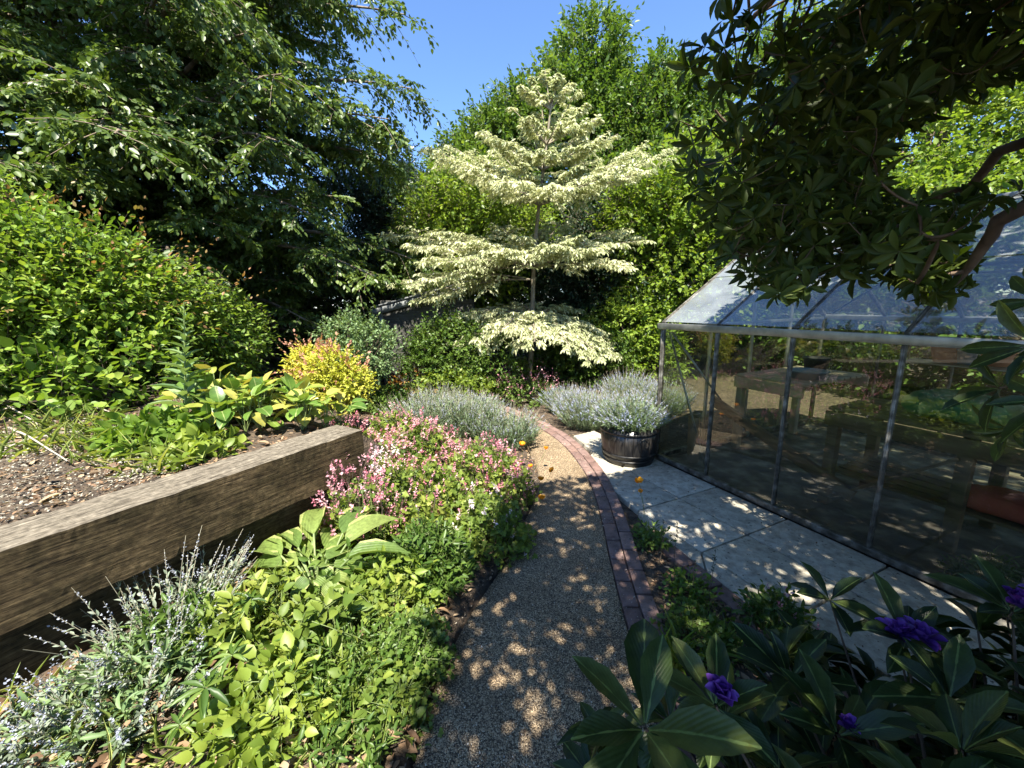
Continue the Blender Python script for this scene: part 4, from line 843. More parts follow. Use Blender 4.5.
bp = n.nodes.new('ShaderNodeBump'); bp.inputs['Distance'].default_value = .006; L(mr.outputs[0], bp.inputs['Height']); L(bp.outputs[0], b.inputs['Normal']); L(b.outputs[0], o.inputs[0]); MAT['barrel_wood'] = M
solid('black_iron', [(.015, .015, .015), (.05, .048, .045)], .4, 20, .001, metal=.6)
solid('white_metal', [(.45, .44, .42), (.62, .6, .58)], .4, 20, .001, metal=.3)
bar = empty('half_barrel_planter', BC-[0, 0, .012], 'black half barrel planter with iron hoops and a ring handle, filled with lavender', 'planter')
Rb, Hb = .28, .385
V, F = lathe([(0, 0), (Rb*.88, 0), (Rb*.97, Hb*.3), (Rb*1.03, Hb*.62), (Rb*1.04, Hb), (Rb*.93, Hb), (Rb*.92, Hb*.9), (0, Hb*.9)], (0, 0, 0), 48)
link('barrel_body', rawmesh('barrel_body', V, F, smooth=False), bar, 'barrel_wood')
for z0 in (.10, .25, .86):
    rr_ = lambda z: Rb*np.interp(z, [0, .3, .62, 1], [.88, .97, 1.03, 1.04])+.003
    V, F = lathe([(rr_(z0), Hb*z0), (rr_(z0)+.004, Hb*z0), (rr_(z0+.07)+.004, Hb*(z0+.07)), (rr_(z0+.07), Hb*(z0+.07))], (0, 0, 0), 48); link('hoop', rawmesh('hoop', V, F, smooth=True), bar, 'black_iron')
aa = rad(-78); hc = BC+np.array([math.cos(aa)*(Rb*1.03+.012), math.sin(aa)*(Rb*1.03+.012), Hb*.72])
ph = np.linspace(0, 2*math.pi, 25); tn = np.array([-math.sin(aa), math.cos(aa), 0])
ring = hc+np.outer(np.cos(ph)*.055, tn)+np.outer(np.sin(ph)*.055-.03, Z)
MB().tube(ring, .004, 8).build('ring_handle', 'black_iron', bar, smooth=True)
spikes('lavender', BC+[0, 0, Hb*.85], 620, .46, .38, 'lavender_leaf', 'lavender_flower', 'grey green lavender growing in the black half barrel and spilling over its rim', 'lavender', lean=1.15, k=20, hj=.4, leafL=.055, fl=.05, fs=.011, flmany=.75)
lav = [((590, 425), .55, .55, 700, 'large pale blue lavender bush left of the half barrel beside the path bend'),
       ((628, 402), .5, .55, 500, 'lavender bush rising directly behind the half barrel'),
       ((662, 412), .45, .55, 300, 'lavender bush squeezed between the half barrel and the greenhouse corner'),
       ((568, 412), .4, .45, 380, 'smaller lavender bush at the far left of the row behind the barrel')]
for (px, py), s_, h_, n_, lb in lav:
    q = GB(px, py); spikes('lavender', q, n_, s_*1.3, h_, 'lavender_leaf', 'lavender_flower', lb, 'lavender', lean=.75, k=20, flmany=.75, hj=.35, fl=.06, fs=.012, group='lavender bushes by the greenhouse end')
lav2 = [((462, 430), .65, .44, 520, 'grey flowered lavender in the middle of the left bed behind the pink geraniums'),
        ((505, 442), .5, .38, 380, 'grey green lavender touching the left path edge beside the orange poppies'),
        ((425, 432), .5, .46, 330, 'lavender clump nearest the end of the timber wall'),
        ((440, 412), .5, .40, 300, 'far grey lavender clump where the path curves left'),
        ((480, 417), .4, .30, 300, 'small grey lavender tuft beside the far path curve')]
for (px, py), s_, h_, n_, lb in lav2:
    q = GB(px, py); spikes('lavender', q, n_, s_*1.3, h_, 'lavender_leaf', 'grey_flower', lb, 'lavender', lean=.6, k=18, leafL=.055, leafW=.008, flmany=.5, hj=.5, fl=.06, fs=.012, group='lavender clumps in the left bed')
# ---- low bushy herbaceous plants in the left bed (leafy mounds)
def mound(name, px, py, r, h, n, mat, label, cat='plant', leafL=.05, leafW=.045, t=GER, flow=None, fn=0, fsz=.019, k=5, raised=False, group=None, stemL=.16, fh=.10, fcl=5, stem='stem_green', jit=.8, base=None, flname='flowers', upn=True):
    b0 = GB(px, py, raised) if base is None else np.array(base, float); e = empty(name, b0, label, cat, group)
    a = rg.random(n)*6.28; rr = np.sqrt(rg.random(n)); ht = h*(1-rr**2*.75)*rg.uniform(.45, 1.05, n)
    P1 = b0+np.c_[np.cos(a)*rr*r, np.sin(a)*rr*r, ht]; P1[:, 2] += 0
    if not raised and base is None: P1[:, 2] += bed_h(P1[:, 0], P1[:, 1]).clip(-.02, None)-b0[2]
    D = np.c_[np.cos(a)*rr*.7, np.sin(a)*rr*.7, np.full(n, .6)]+rg.normal(0, .35, (n, 3)); c = np.clip(.5+.35*np.sin(P1[:, 0]*9)*np.cos(P1[:, 1]*8)+rg.normal(0, .2, n), 0, 1)
    B = BR(P1-norm(D)*stemL*.6, D, stemL, None, .15, c)
    leaves_obj('foliage', [lv(B, k, leafL, leafW, ang=.9, planar=False, jit=jit, droop=.05, t0=.35, upn=upn)], mat, e, t)
    f = np.linspace(0, 1, 4)[None, :, None]; s0 = b0+np.c_[np.cos(a)*rr*r*.6, np.sin(a)*rr*r*.6, np.full(n, -.03)]
    m_ = min(n, 160); tubes_obj('stems', [((s0[:m_, None]*(1-f)+P1[:m_, None]*f), .0022, 3), lines({k_: v_[:m_*2] for k_, v_ in B.items()}, 3, .002, .001)], stem, e)
    if flow:
        fn = max(8, fn//2); q = rg.integers(0, n, fn); Pf = P1[q]+rg.normal(0, .02, (fn, 3)); Df = norm(rg.normal(0, .25, (fn, 3))+Z); S = BR(Pf, Df, fh*rg.uniform(.5, 1.2, fn), None, 0)
        tubes_obj('flower_stems', [lines(S, 3, .0014, .001)], 'stem_dark' if flow == 'pink_flower' else stem, e)
        pe, _ = along(S, np.ones((fn, 1))); C_ = BR(pe[:, 0]-Df*fsz, Df, fsz*2.6, None, 0); fcl = fcl+3
        leaves_obj(flname, [lv(C_, fcl, fsz*1.05, fsz*.7, ang=1.15, planar=False, jit=.6, droop=-.1, t0=0, cw=.7)], flow, e)
    return e
gp = 'pink hardy geraniums in the left bed'
mound('geranium', 338, 510, .20, .34, 170, 'geranium_leaf', 'leggy pink geranium leaning against the dark lower sleeper', leafL=.04, leafW=.045, flow='pink_flower', fn=240, group=gp, fh=.20, cat='geranium')
wq = np.r_[WA+WU*1.27+WN*.20, .1]; mound('geranium', 0, 0, .22, .44, 200, 'geranium_leaf', 'tall pink geranium flowering against the upper sleeper near its far end', leafL=.04, leafW=.045, flow='pink_flower', fn=320, group=gp, fh=.20, cat='geranium', base=wq)
mound('geranium', 395, 440, .26, .30, 240, 'geranium_leaf', 'pink geranium just past the end of the timber wall', leafL=.045, leafW=.05, flow='pink_flower', fn=160, group=gp, fh=.12, cat='geranium')
mound('herb_plant', 392, 412, .35, .40, 260, 'mid_leaf', 'green leafy plant between the yellow shrub and the lavender', leafL=.05, leafW=.03, t=OVAL, k=5)
mound('geranium', 350, 470, .26, .36, 260, 'geranium_leaf', 'pink geranium hanging against the end of the timber wall', leafL=.045, leafW=.05, flow='pink_flower', fn=420, group=gp, fh=.15, cat='geranium')
mound('geranium', 420, 465, .38, .34, 420, 'geranium_leaf', 'broad pink geranium behind the lone large orange poppy', leafL=.045, leafW=.05, flow='pink_flower', fn=520, group=gp, fh=.12, cat='geranium')
mound('geranium', 490, 490, .34, .36, 420, 'geranium_leaf', 'pink geranium bulging toward the path edge below the poppies', leafL=.042, leafW=.046, flow='pink_flower', fn=420, group=gp, fh=.10, cat='geranium')
mound('geranium', 420, 515, .36, .36, 460, 'geranium_leaf', 'lime leaved geranium with scattered pink flowers behind the hosta', leafL=.045, leafW=.048, flow='pink_flower', fn=260, group=gp, fh=.10, cat='geranium')
mound('geranium', 492, 540, .24, .30, 300, 'geranium_leaf', 'low green geranium with few flowers spreading onto the gravel path', leafL=.042, leafW=.045, flow='palepink_flower', fn=50, group=gp, fh=.06, cat='geranium')
mound('geranium', 385, 500, .2, .30, 160, 'geranium_leaf', 'pale pink flowered geranium between the hosta and the wall end', leafL=.04, leafW=.045, flow='palepink_flower', fn=220, group=gp, fh=.12, cat='geranium')
mound('cranesbill', 432, 575, .22, .30, 420, 'mid_leaf', 'feathery mid green plant beside the path right of the hosta', leafL=.045, leafW=.018, t=LEAF4, k=8)
mound('cranesbill', 415, 660, .13, .22, 260, 'mid_leaf', 'dark small leaved plant overhanging the near left path edge', leafL=.035, leafW=.026, t=GER, k=6)
mound('herb_plant', 270, 725, .2, .15, 110, 'lime_leaf', 'small yellow green seedlings near the bottom edge below the lupin leaf', leafL=.05, leafW=.034, t=OVAL, k=4)
mound('herb_plant', 240, 640, .12, .16, 80, 'geranium_leaf', 'green leafy plant squeezed between the silver plant and hosta', leafL=.06, leafW=.026, t=OVAL, k=5, stemL=.2)
for (px, py, r, h, n, mt, lb, lL, lW, tt_, k) in [
    (290, 690, .20, .12, 42, 'lime_leaf', 'lime green broad leaved seedling patch in front of the lupin', .072, .05, OVAL, 4),
    (330, 650, .24, .22, 60, 'geranium_leaf', 'leafy yellow green plant filling the gap below the hosta', .062, .04, OVAL, 5),
    (345, 660, .26, .17, 90, 'mid_leaf', 'finely cut green plant weaving through the broad lime leaves', .05, .012, LEAF4, 9),
    (385, 630, .20, .24, 85, 'geranium_leaf', 'round lobed leaf plant in the middle of the near left bed', .046, .05, GER, 5),
    (398, 600, .20, .27, 60, 'lime_leaf', 'upright pale green plant between the hosta and the path', .055, .026, OVAL, 6),
    (395, 665, .16, .15, 80, 'mid_leaf', 'small leaved dark plant along the near left path edge', .034, .024, GER, 6),
    (370, 700, .17, .12, 60, 'geranium_leaf', 'patchy low plant among dry leaves near the bottom of the bed', .045, .03, OVAL, 5),
    (360, 745, .18, .10, 50, 'mid_leaf', 'straggly low plant at the bottom edge left of the path', .045, .016, OVAL, 7),
    (280, 605, .16, .16, 60, 'geranium_leaf', 'green leaves crowding the left foot of the hosta', .05, .028, OVAL, 5),
    (345, 590, .18, .20, 80, 'mid_leaf', 'green leaves crowding the right foot of the hosta', .045, .022, OVAL, 6)]:
    mound('herb_plant', px, py, r, h, n, mt, lb, leafL=lL, leafW=lW, t=tt_, k=k, stemL=.17)
# silver plant by the wall
for (px, py), s_, h_, n_, lb in [((165, 650), .34, .38, 75, 'tall silvery catmint with pale blue spikes in front of the timber wall'), ((120, 712), .42, .22, 90, 'sprawling silver grey catmint at the lower left'), ((25, 752), .26, .16, 50, 'low silver catmint in the bottom left corner'), ((205, 600), .2, .26, 60, 'wispy silver catmint stems leaning on the dark lower sleeper')]:
    q = GB(px, py); spikes('catmint', q, n_, s_, h_, 'silver_leaf', 'grey_flower', lb, 'plant', lean=.8, leafL=.028, leafW=.011, k=13, fl=.07, fs=.009, fn=12, flmany=.8, group='silver catmint plants', hj=.5, lt=OVAL)
mound('herb_plant', 130, 690, .26, .14, 130, 'greygreen_leaf', 'grey green narrow leaved plant tangled under the silver catmint', leafL=.05, leafW=.014, t=OVAL, k=7)
mound('herb_plant', 190, 640, .18, .18, 90, 'mid_leaf', 'slender green plant growing up through the silver catmint', leafL=.05, leafW=.016, t=OVAL, k=7)
mound('herb_plant', 350, 690, .20, .14, 110, 'mid_leaf', 'fine leaved green plant at the bottom between the lime leaves and the path', leafL=.035, leafW=.012, t=OVAL, k=8)
mound('herb_plant', 405, 705, .10, .12, 90, 'geranium_leaf', 'small round leaved seedlings where the path leaves the frame', leafL=.03, leafW=.03, t=GER, k=5)
# ---- hosta
hb = GB(318, 600); hb[2] += 0
h = empty('hosta', hb, 'variegated hosta with big ribbed leaves edged in cream', 'hosta')
hl = [((250, 575), 1.85, .08, .4), ((275, 520), 2.15, .09, .8), ((325, 560), 1.8, .09, .6), ((350, 545), 1.9, .09, .7), ((295, 590), 1.65, .08, .4), ((395, 575), 1.85, .08, .5), ((365, 580), 1.75, .08, .4), ((300, 545), 2.0, .08, .8), ((315, 490), 2.3, .12, .9), ((385, 490), 2.35, .12, .9), ((225, 560), 1.9, .11, .5), ((215, 600), 1.75, .09, .3), ((255, 525), 2.2, .10, .8), ((380, 600), 1.75, .1, .5), ((300, 670), 1.45, .09, .2), ((228, 532), 2.05, .115, .55), ((283, 545), 2.02, .10, .5), ((345, 520), 2.2, .12, .6), ((400, 505), 2.1, .12, .7), ((300, 520), 2.25, .11, .6), ((240, 640), 1.55, .11, .2), ((292, 645), 1.5, .11, .2), ((265, 590), 1.75, .09, .4), ((370, 560), 1.85, .12, .6), ((330, 580), 1.7, .10, .5), ((410, 540), 1.85, .09, .6), ((320, 545), 2.0, .09, .7), ((360, 530), 2.05, .10, .7), ((270, 560), 1.9, .09, .6), ((345, 610), 1.6, .08, .5), ((310, 500), 2.3, .1, .6)]
PP, DD, NN, LL, WW, RR = [], [], [], [], [], []; pet = []
for (xy, Yt, wd, lift) in hl:
    tp = AY(xy[0], xy[1], Yt)+[0, 0, .0]; v = tp-hb; st = hb+v*.35+Z*(.07+.07*lift); d = tp-st; ln = np.linalg.norm(d)
    PP.append(st); DD.append(norm(d)+Z*.30*lift); s_ = np.cross(d, Z); NN.append(norm(np.cross(s_, d))+rg.normal(0, .15, 3)+norm(O3-tp)*.35); LL.append(min(ln*1.0, .29)); WW.append(wd*1.12); RR.append(rg.random())
    f = np.linspace(0, 1, 5)[:, None]; pet.append(hb*(1-f)+st*f+Z*np.sin(f*math.pi)*.02)
HOSTA = HOST
leaves_obj('leaf_blades', [(np.array(PP), np.array(DD), np.array(NN), np.array(LL), np.array(WW), np.array(RR), HOSTA)], 'hosta_leaf', h, HOSTA, uv=True, smooth=True)
tubes_obj('leaf_stalks', [(np.array(pet), .006, 5)], 'stem_green', h)
# ---- lupin leaf clump
lb = GB(205, 720); lu = empty('lupin', lb, 'lupin with a fan of narrow finger shaped leaflets near the lower left', 'plant')
sets = []; pet = []
for (xy, Yt, r_) in [((205, 688), 1.14, .085), ((232, 655), 1.25, .06), ((180, 725), 1.08, .055), ((250, 600), 1.50, .06), ((240, 712), 1.12, .05)]:
    cpt = AY(xy[0], xy[1], Yt); ax = norm(norm(O3-cpt)*.6+Z+rg.normal(0, .15, 3)); sets.append(rosette(cpt, ax, 10, r_*1.15, r_*.26, -.05, .2)); f = np.linspace(0, 1, 6)[:, None]; pet.append(lb*(1-f)+cpt*f+Z*np.sin(f*math.pi)*.03)
sets = [tuple(list(s)+[OVAL]) for s in sets]
leaves_obj('leaflets', sets, 'mid_leaf', lu, OVAL); tubes_obj('leaf_stalks', [(np.array(pet), .003, 5)], 'stem_green', lu)
# ---- orange poppies
def poppy(px, py, Yd, foot, r_, lab, first=[None]):
    hd = AY(px, py, Yd); ft = np.array([hd[0]+foot[0], hd[1]+foot[1], 0.]); ft[2] = float(bed_h(ft[0], ft[1]))-.01
    e = empty('poppy', ft, lab, 'flower', 'orange poppies'); f = np.linspace(0, 1, 8)[:, None]
    st = ft*(1-f)+hd*f; st[:, 0] += np.sin(f[:, 0]*math.pi)*.015
    tubes_obj('stem', [(st[None], .0016, 5)], 'stem_green', e)
    r_ = r_*1.25; s = rosette(hd-Z*.004, Z+rg.normal(0, .15, 3), 5, r_, r_*1.25, .45, .8, jit=.1); CUP = leafT([(0, .12), (.3, .42), (.7, .5), (1, .34)], .3, -.25)
    leaves_obj('petals', [s], 'orange_petal', e, CUP, smooth=True)
    V, F = lathe([(0, -.004), (.004, 0), (.005, .006), (.003, .010), (0, .011)], (hd[0]-ft[0], hd[1]-ft[1], hd[2]-ft[2]), 10); link('seed_head', rawmesh('seed_head', V, F, smooth=True), e, 'stem_green')
for a in [(429, 477, 2.75, (.03, .1), .036, 'largest orange poppy, standing alone among the pink geraniums'),
          (522, 445, 3.5, (-.02, .08), .028, 'orange poppy furthest left of the group by the path, above the lavender'),
          (546, 449, 3.6, (-.12, .02), .026, 'uppermost right orange poppy nodding over the sunlit gravel'),
          (530, 467, 3.3, (-.05, .05), .024, 'orange poppy third from the top, half hidden by lavender'),
          (552, 471, 3.25, (-.14, 0), .026, 'orange poppy furthest over the gravel path'),
          (541, 480, 3.1, (-.14, .02), .028, 'orange poppy fifth from the top at the path edge'),
          (542, 499, 2.85, (-.12, 0), .028, 'lowest orange poppy on the left edge of the path'),
          (639, 482, 2.75, (.05, .0), .030, 'upper of two orange poppies in front of the paving'),
          (640, 492, 2.68, (.05, .0), .022, 'lower of two orange poppies in front of the paving')]: poppy(*a)
# ---- dark seed stems
def seedstalk(px, py, Yd, label, n=1, fx=0, group='thin dark seed stalks', leafy=False, k=16):
    tp = AY(px, py, Yd); ft = np.array([tp[0]+fx, tp[1]+.02, 0]); ft[2] = float(bed_h(ft[0], ft[1]))-.02
    e = empty('seed_stalk', ft, label, 'stalk', group); f = np.linspace(0, 1, 8)[:, None]; st = ft*(1-f)+tp*f; st[1:-1, :2] += rg.normal(0, .004, (6, 2))
    tubes_obj('stem', [(st[None], np.linspace(.002, .001, 8)[None], 5)], 'stem_dark', e)
    t = rg.uniform(.70, 1, k); P = ft+(tp-ft)*t[:, None]; leaves_obj('seed_pods', [(P, norm(rg.normal(0, 1, (k, 3))+Z*.8), rg.normal(0, 1, (k, 3)), .014+0*t, .007+0*t, rg.random(k))], 'dark_leaf', e)
for a in [(400, 487, 2.3, 'dark seed stalk left of the largest orange poppy'), (418, 508, 2.1, 'leaning dark seed stalk in front of the largest orange poppy'), (381, 500, 2.2, 'dark seed stalk over the big hosta leaf'), (436, 520, 2.0, 'dark seed stalk in the middle of the geraniums'),
          (696, 560, 1.9, 'dark seed stalk in front of the paving, left of the tall one'), (716, 548, 1.75, 'tallest dark seed stalk in front of the paving'), (664, 520, 2.2, 'dark seed stalk at the tip of the right bed'), (678, 523, 2.1, 'branching dark seed stalk beside the pair of poppies'), (622, 600, 1.5, 'thin dark stalk arching over the brick edging')]: seedstalk(*a)
# ---- raised bed plants
def big_leaved(px, py, spots, L, W, label, mat='bergenia_leaf', t=ROUND, name='bergenia'):
    b0 = GB(px, py, True); e = empty(name, b0, label, 'plant')
    sets = []; pet = []
    for (x, y, n) in spots:
        q = GB(x, y, True); hh = rg.uniform(.05, .20); s = rosette(q+Z*hh, Z, n, L, W, .05, 1.25, jit=.25)
        P, D, N, LL, WW, R = s; P = P+D*LL[:, None]*.55
        sets.append((P, D-Z*.35, N*.8+Z*.5+rg.normal(0, .25, N.shape), LL*.8, WW*.8, R, t)); f = np.linspace(0, 1, 3)[None, :, None]; pet.append((q)*(1-f)+P[:, None]*f)
    leaves_obj('leaf_blades', sets, mat, e, t, uv=True, smooth=True); tubes_obj('leaf_stalks', [(np.concatenate(pet), .0035, 4)], 'stem_green', e); return e
BERG = leafT([(0, .08), (.12, .34), (.35, .5), (.65, .47), (.88, .25), (1, .03)], .22, .28)
def crowns(x0, x1, y0, y1, n): return [(rg.uniform(x0, x1), rg.uniform(y0, y1), int(rg.integers(6, 10))) for _ in range(n)]
big_leaved(225, 415, crowns(185, 262, 395, 440, 20), .17, .115, 'broad leaved green bergenia left of the yellow shrub', t=BERG)
big_leaved(290, 408, crowns(250, 312, 388, 428, 20), .17, .13, 'bergenia with crowded rounded leaves in front of the yellow shrub', t=BERG)
big_leaved(340, 414, crowns(300, 362, 400, 430, 20)+[(352, 425, 8), (360, 421, 8), (366, 417, 8), (340, 430, 7)], .15, .12, 'yellowing bergenia sprawling over the far end of the sleeper wall', t=BERG)
# tall foxglove-like spire
fb = GB(186, 432, True); fx = empty('mullein', fb, 'tall green leafy spire rising from the raised bed', 'plant')
tp = AY(184, 302, fb[1]); hL = np.linalg.norm(tp-fb); S = BR(fb, tp-fb, hL, None, 0)
tubes_obj('stem', [lines(S, 8, .009, .003, 7)], 'stem_green', fx)
sets = []
for i in range(46):
    t = (i/46)**.85; a = i*2.4; p_ = fb+(tp-fb)*t; ln = np.interp(t, [0, .3, .7, 1], [.20, .17, .09, .025]); d = np.array([math.cos(a), math.sin(a), .55+.5*t]); sets.append((p_[None], d[None], (Z-d*.3)[None], np.array([ln*1.1]), np.array([ln*.36]), rg.random(1)))
leaves_obj('leaves', sets, 'greygreen_leaf', fx, OVAL, smooth=True)
mound('herb_plant', 160, 440, .26, .16, 120, 'shrub_leaf', 'leafy green plants around the foot of the tall spire', leafL=.085, leafW=.045, t=OVAL, k=5, raised=True)
mound('herb_plant', 200, 455, .20, .10, 70, 'lime_leaf', 'yellowing low leaves along the back edge of the timber wall', leafL=.07, leafW=.045, t=OVAL, k=4, raised=True)
mound('heuchera', 255, 372, .18, .12, 90, 'pinkish_leaf', 'pinkish brown low plant in front of the dark trees', leafL=.06, leafW=.05, t=GER, k=4, raised=True)
mound('fern', 55, 405, .18, .16, 60, 'fresh_leaf', 'small pale green fern below the left shrub', leafL=.07, leafW=.016, t=LEAF4, k=10, raised=True, stemL=.22)
bp_ = GB(280, 395, True); spikes('knapweed', bp_, 26, .2, .34, 'greygreen_leaf', 'pinkish_leaf', 'thin upright stems with dusky pink tops beside the yellow shrub', 'plant', lean=.35, leafL=.06, leafW=.014, k=8, fl=.05, fs=.02, fn=10)
# dry sticks
solid('dry_stick', [(.24, .20, .15), (.44, .39, .31)], .8, 20, .001)
for (a, b_, r_, lb) in [((-30, 425), (95, 402), .007, 'long pale dry stick lying highest on the heap'), ((0, 455), (105, 440), .006, 'pale dry stick lying across the middle of the heap'), ((-20, 400), (40, 432), .008, 'short pale dry stick crossing the long one'), ((60, 408), (130, 425), .007, 'thin bent dry stick pointing at the green plants'), ((10, 432), (70, 470), .007, 'dry stick lying nearest the timber wall')]:
    p0 = GB(*a, True)+Z*.03; p1 = GB(*b_, True)+Z*.05; mid = (p0+p1)/2+Z*.04+rg.normal(0, .015, 3)
    o = tubes_obj('dry_stick', [(limb([p0, mid, p1], 9, .003)[None], r_*np.linspace(1, .5, 9)[None], 6)], 'dry_stick'); tag(o, lb, 'stick', 'dry sticks on the raised bed')
# litter
def litter(name, n, region, hf, mats, L, kind_label, zr=.012, t=LEAF4):
    (x0, x1, y0, y1), test = region; x = rg.uniform(x0, x1, n*4); y = rg.uniform(y0, y1, n*4); k_ = test(x, y); x = x[k_][:n]; y = y[k_][:n]
    z = hf(x, y)+rg.uniform(0, zr, len(x)); P = np.stack([x, y, z], -1); D = rg.normal(0, 1, P.shape)*[1, 1, .25]; N = rg.normal(0, .35, P.shape)+Z; s_ = L*rg.uniform(.5, 1.4, len(x))
    o = leaves_obj(name, [(P, D, N, s_, s_*rg.uniform(.25, .7, len(x)), rg.random(len(x)))], mats, None, t); return tag(o, kind_label, 'litter', kind='stuff')
def on_raised(x, y):
    p0 = x-WA[0]; p1 = y-WA[1]; t = p0*WU[0]+p1*WU[1]; s = -(p0*WN[0]+p1*WN[1]); return (s > .3) & (t > -1.2) & (t < WE) & (s < 3)
litter('leaf_litter', 7000, ((-5, 0, -1, 5), on_raised), RB, 'dry_leaf', .03, 'dry brown leaves and bark scattered over the raised bed')
litter('leaf_litter', 7000, ((-4, -1, .3, 3.2), lambda x, y: on_raised(x, y) & ((x+2.6)**2+(y-1.9)**2 < .7)), RB, 'grey_litter', .014, 'pale grey cuttings heaped beside the timber wall', .06)
def on_left(x, y):
    d, s = dpoly(x, y, pl); p0 = x-WA[0]; p1 = y-WA[1]; t = p0*WU[0]+p1*WU[1]; sw = (p0*WN[0]+p1*WN[1]); return (s > 0) & (d > .01) & ((sw > 0) | (t > WE+.4)) & (y < 7)
litter('leaf_litter', 7000, ((-2.4, .4, .5, 6.5), on_left), bed_h, 'dry_leaf', .034, 'dry leaves on the soil of the left flower bed')
def on_right(x, y):
    d, s = dpoly(x, y, pi_); return (s < 0) & (d > .23) & (x < WR(y)-.01) & (y > .3)
litter('leaf_litter', 2600, ((.6, 2, .3, 2.6), on_right), bed_h, 'dry_leaf', .028, 'dry leaves on the soil between the path and the paving')
litter('leaf_litter', 1500, ((-.5, 3, 4.3, 7), lambda x, y: (dpoly(x, y, pi_)[1] < 0) & (dpoly(x, y, pi_)[0] > .23)), bed_h, 'dry_leaf', .03, 'orange brown fallen leaves beyond the far path edging')
litter('petal_litter', 170, ((-.4, .9, .8, 4.5), lambda x, y: (dpoly(x, y, pi_)[1] > 0) & (dpoly(x, y, pl)[1] < 0)), lambda x, y: 0*x+.008, 'dry_leaf', .014, 'small dry petals and leaf scraps fallen on the path', .004)
litter('petal_litter', 120, ((.9, 2.8, .8, 3.9), lambda x, y: (x > WR(y)+.12) & (((x-1.51)*-GU[1]+(y-3.93)*GU[0]) < -.05)), lambda x, y: 0*x-.006, 'dry_leaf', .014, 'small dry leaf scraps fallen on the paving', .004)
litter('leaf_litter', 900, ((-1.9, -.4, .7, 1.9), on_left), lambda x, y: bed_h(x, y)+.01, 'dry_leaf', .055, 'larger curled dry leaves at the bottom of the left bed', .03, OVAL)
litter('leaf_litter', 260, ((-3.4, -1, 1.0, 3.4), on_raised), lambda x, y: RB(x, y)+.01, 'dry_leaf', .07, 'larger curled dry leaves on the raised bed', .03, OVAL)
PEB = T([(-.5, .5, 0), (0, 0, .1), (.5, .5, 0), (0, 1, .05), (0, .5, .32)], [(0, 1, 4), (1, 2, 4), (2, 3, 4), (3, 0, 4)])
litter('loose_gravel', 2600, ((-.5, .95, .7, 4.5), lambda x, y: ((dpoly(x, y, pl)[0] < .05) & (dpoly(x, y, pl)[1] > 0)) | ((dpoly(x, y, pi_)[0] < .19*rg.random(len(x))**2) & (dpoly(x, y, pi_)[1] < 0)) | ((dpoly(x, y, pl)[1] < 0) & (dpoly(x, y, pi_)[1] > 0) & (rg.random(len(x)) < .5))), lambda x, y: np.where(dpoly(x, y, pi_)[1] < 0, .014, np.where(dpoly(x, y, pl)[1] > 0, .03, .006)), 'pebble', .009, 'loose gravel stones scattered over the path and its brick edge', .0, PEB)
# a twig lying across the path
tw_ = limb([G(660, 628, .02), G(640, 636, .02), G(615, 638, .015), G(588, 636, .02)], 12, .002); o = tubes_obj('fallen_twig', [(tw_[None], np.linspace(.003, .0015, 12)[None], 5)], 'stem_dark'); tag(o, 'thin dark twig lying across the gravel path', 'twig')
# grass in the raised bed and bed edges
def tufts(name, spots, n, L, W, label, mat='grass_blade', raised=False, cat='grass', kind='stuff'):
    sets = []
    for (x, y) in spots:
        q = GB(x, y, raised); P = q+rg.normal(0, 1, (n, 3))*[.06, .06, 0]; D = norm(rg.normal(0, .6, (n, 3))+Z*.9); s_ = L*rg.uniform(.5, 1.2, n); sets.append((P, D, rg.normal(0, .3, (n, 3))+Z*.5-D*.2, s_, np.full(n, W), rg.random(n), STRAP))
    o = leaves_obj(name, sets, mat, None, STRAP); return tag(o, label, cat, kind=kind)
tufts('grass', [(70, 445), (95, 455), (120, 462), (50, 430), (140, 455), (85, 430), (110, 440), (20, 440), (40, 450), (150, 470), (175, 462), (100, 425), (60, 420), (130, 440)], 34, .16, .006, 'straw coloured grass tufts on the raised bed behind the timber wall', raised=True)
tufts('grass', [(60, 745), (90, 735), (130, 750), (180, 755), (230, 750), (320, 740), (360, 750), (30, 700)], 26, .12, .006, 'wispy grass along the bottom of the left bed')
# ---- right bed: bulbs, small flowering plant, greenery
def one(name, px, py, n, L, W, label, mat, t=STRAP, cat='plant', lean=.6):
    q = GB(px, py); e = empty(name, q, label, cat); P = q+rg.normal(0, 1, (n, 3))*[.025, .025, 0]; D = norm(rg.normal(0, lean, (n, 3))+Z); s_ = L*rg.uniform(.6, 1.15, n)
    leaves_obj('leaves', [(P, D, rg.normal(0, .4, (n, 3))+Z*.3, s_, np.full(n, W), rg.random(n))], mat, e, t, smooth=True)
one('bulb_plant', 672, 665, 26, .20, .018, 'strap leaved bulb plant at the brick edging with pale folded leaves', 'fresh_leaf')
one('bulb_plant', 720, 650, 22, .16, .015, 'smaller strap leaved bulb plant nearer the paving', 'mid_leaf')
one('bulb_plant', 652, 690, 14, .14, .012, 'grassy bulb plant beside the lowest visible brick', 'mid_leaf')
mound('herb_plant', 652, 545, .10, .16, 60, 'mid_leaf', 'small green plant below the pair of orange poppies', leafL=.035, leafW=.02, t=OVAL, k=5)
mound('phlox', 775, 640, .15, .22, 130, 'mid_leaf', 'small bushy plant with pink flowers in front of the paving', leafL=.035, leafW=.02, t=OVAL, k=5, flow='pink_flower', fn=22, fsz=.017, fh=.06)
mound('herb_plant', 700, 640, .16, .10, 130, 'mid_leaf', 'low dark ground cover between the brick edging and the paving', leafL=.035, leafW=.028, t=GER, k=5)
mound('herb_plant', 690, 595, .12, .10, 80, 'shrub_leaf', 'sparse green seedlings at the narrow tip of the right bed', leafL=.03, leafW=.02, t=OVAL, k=4)
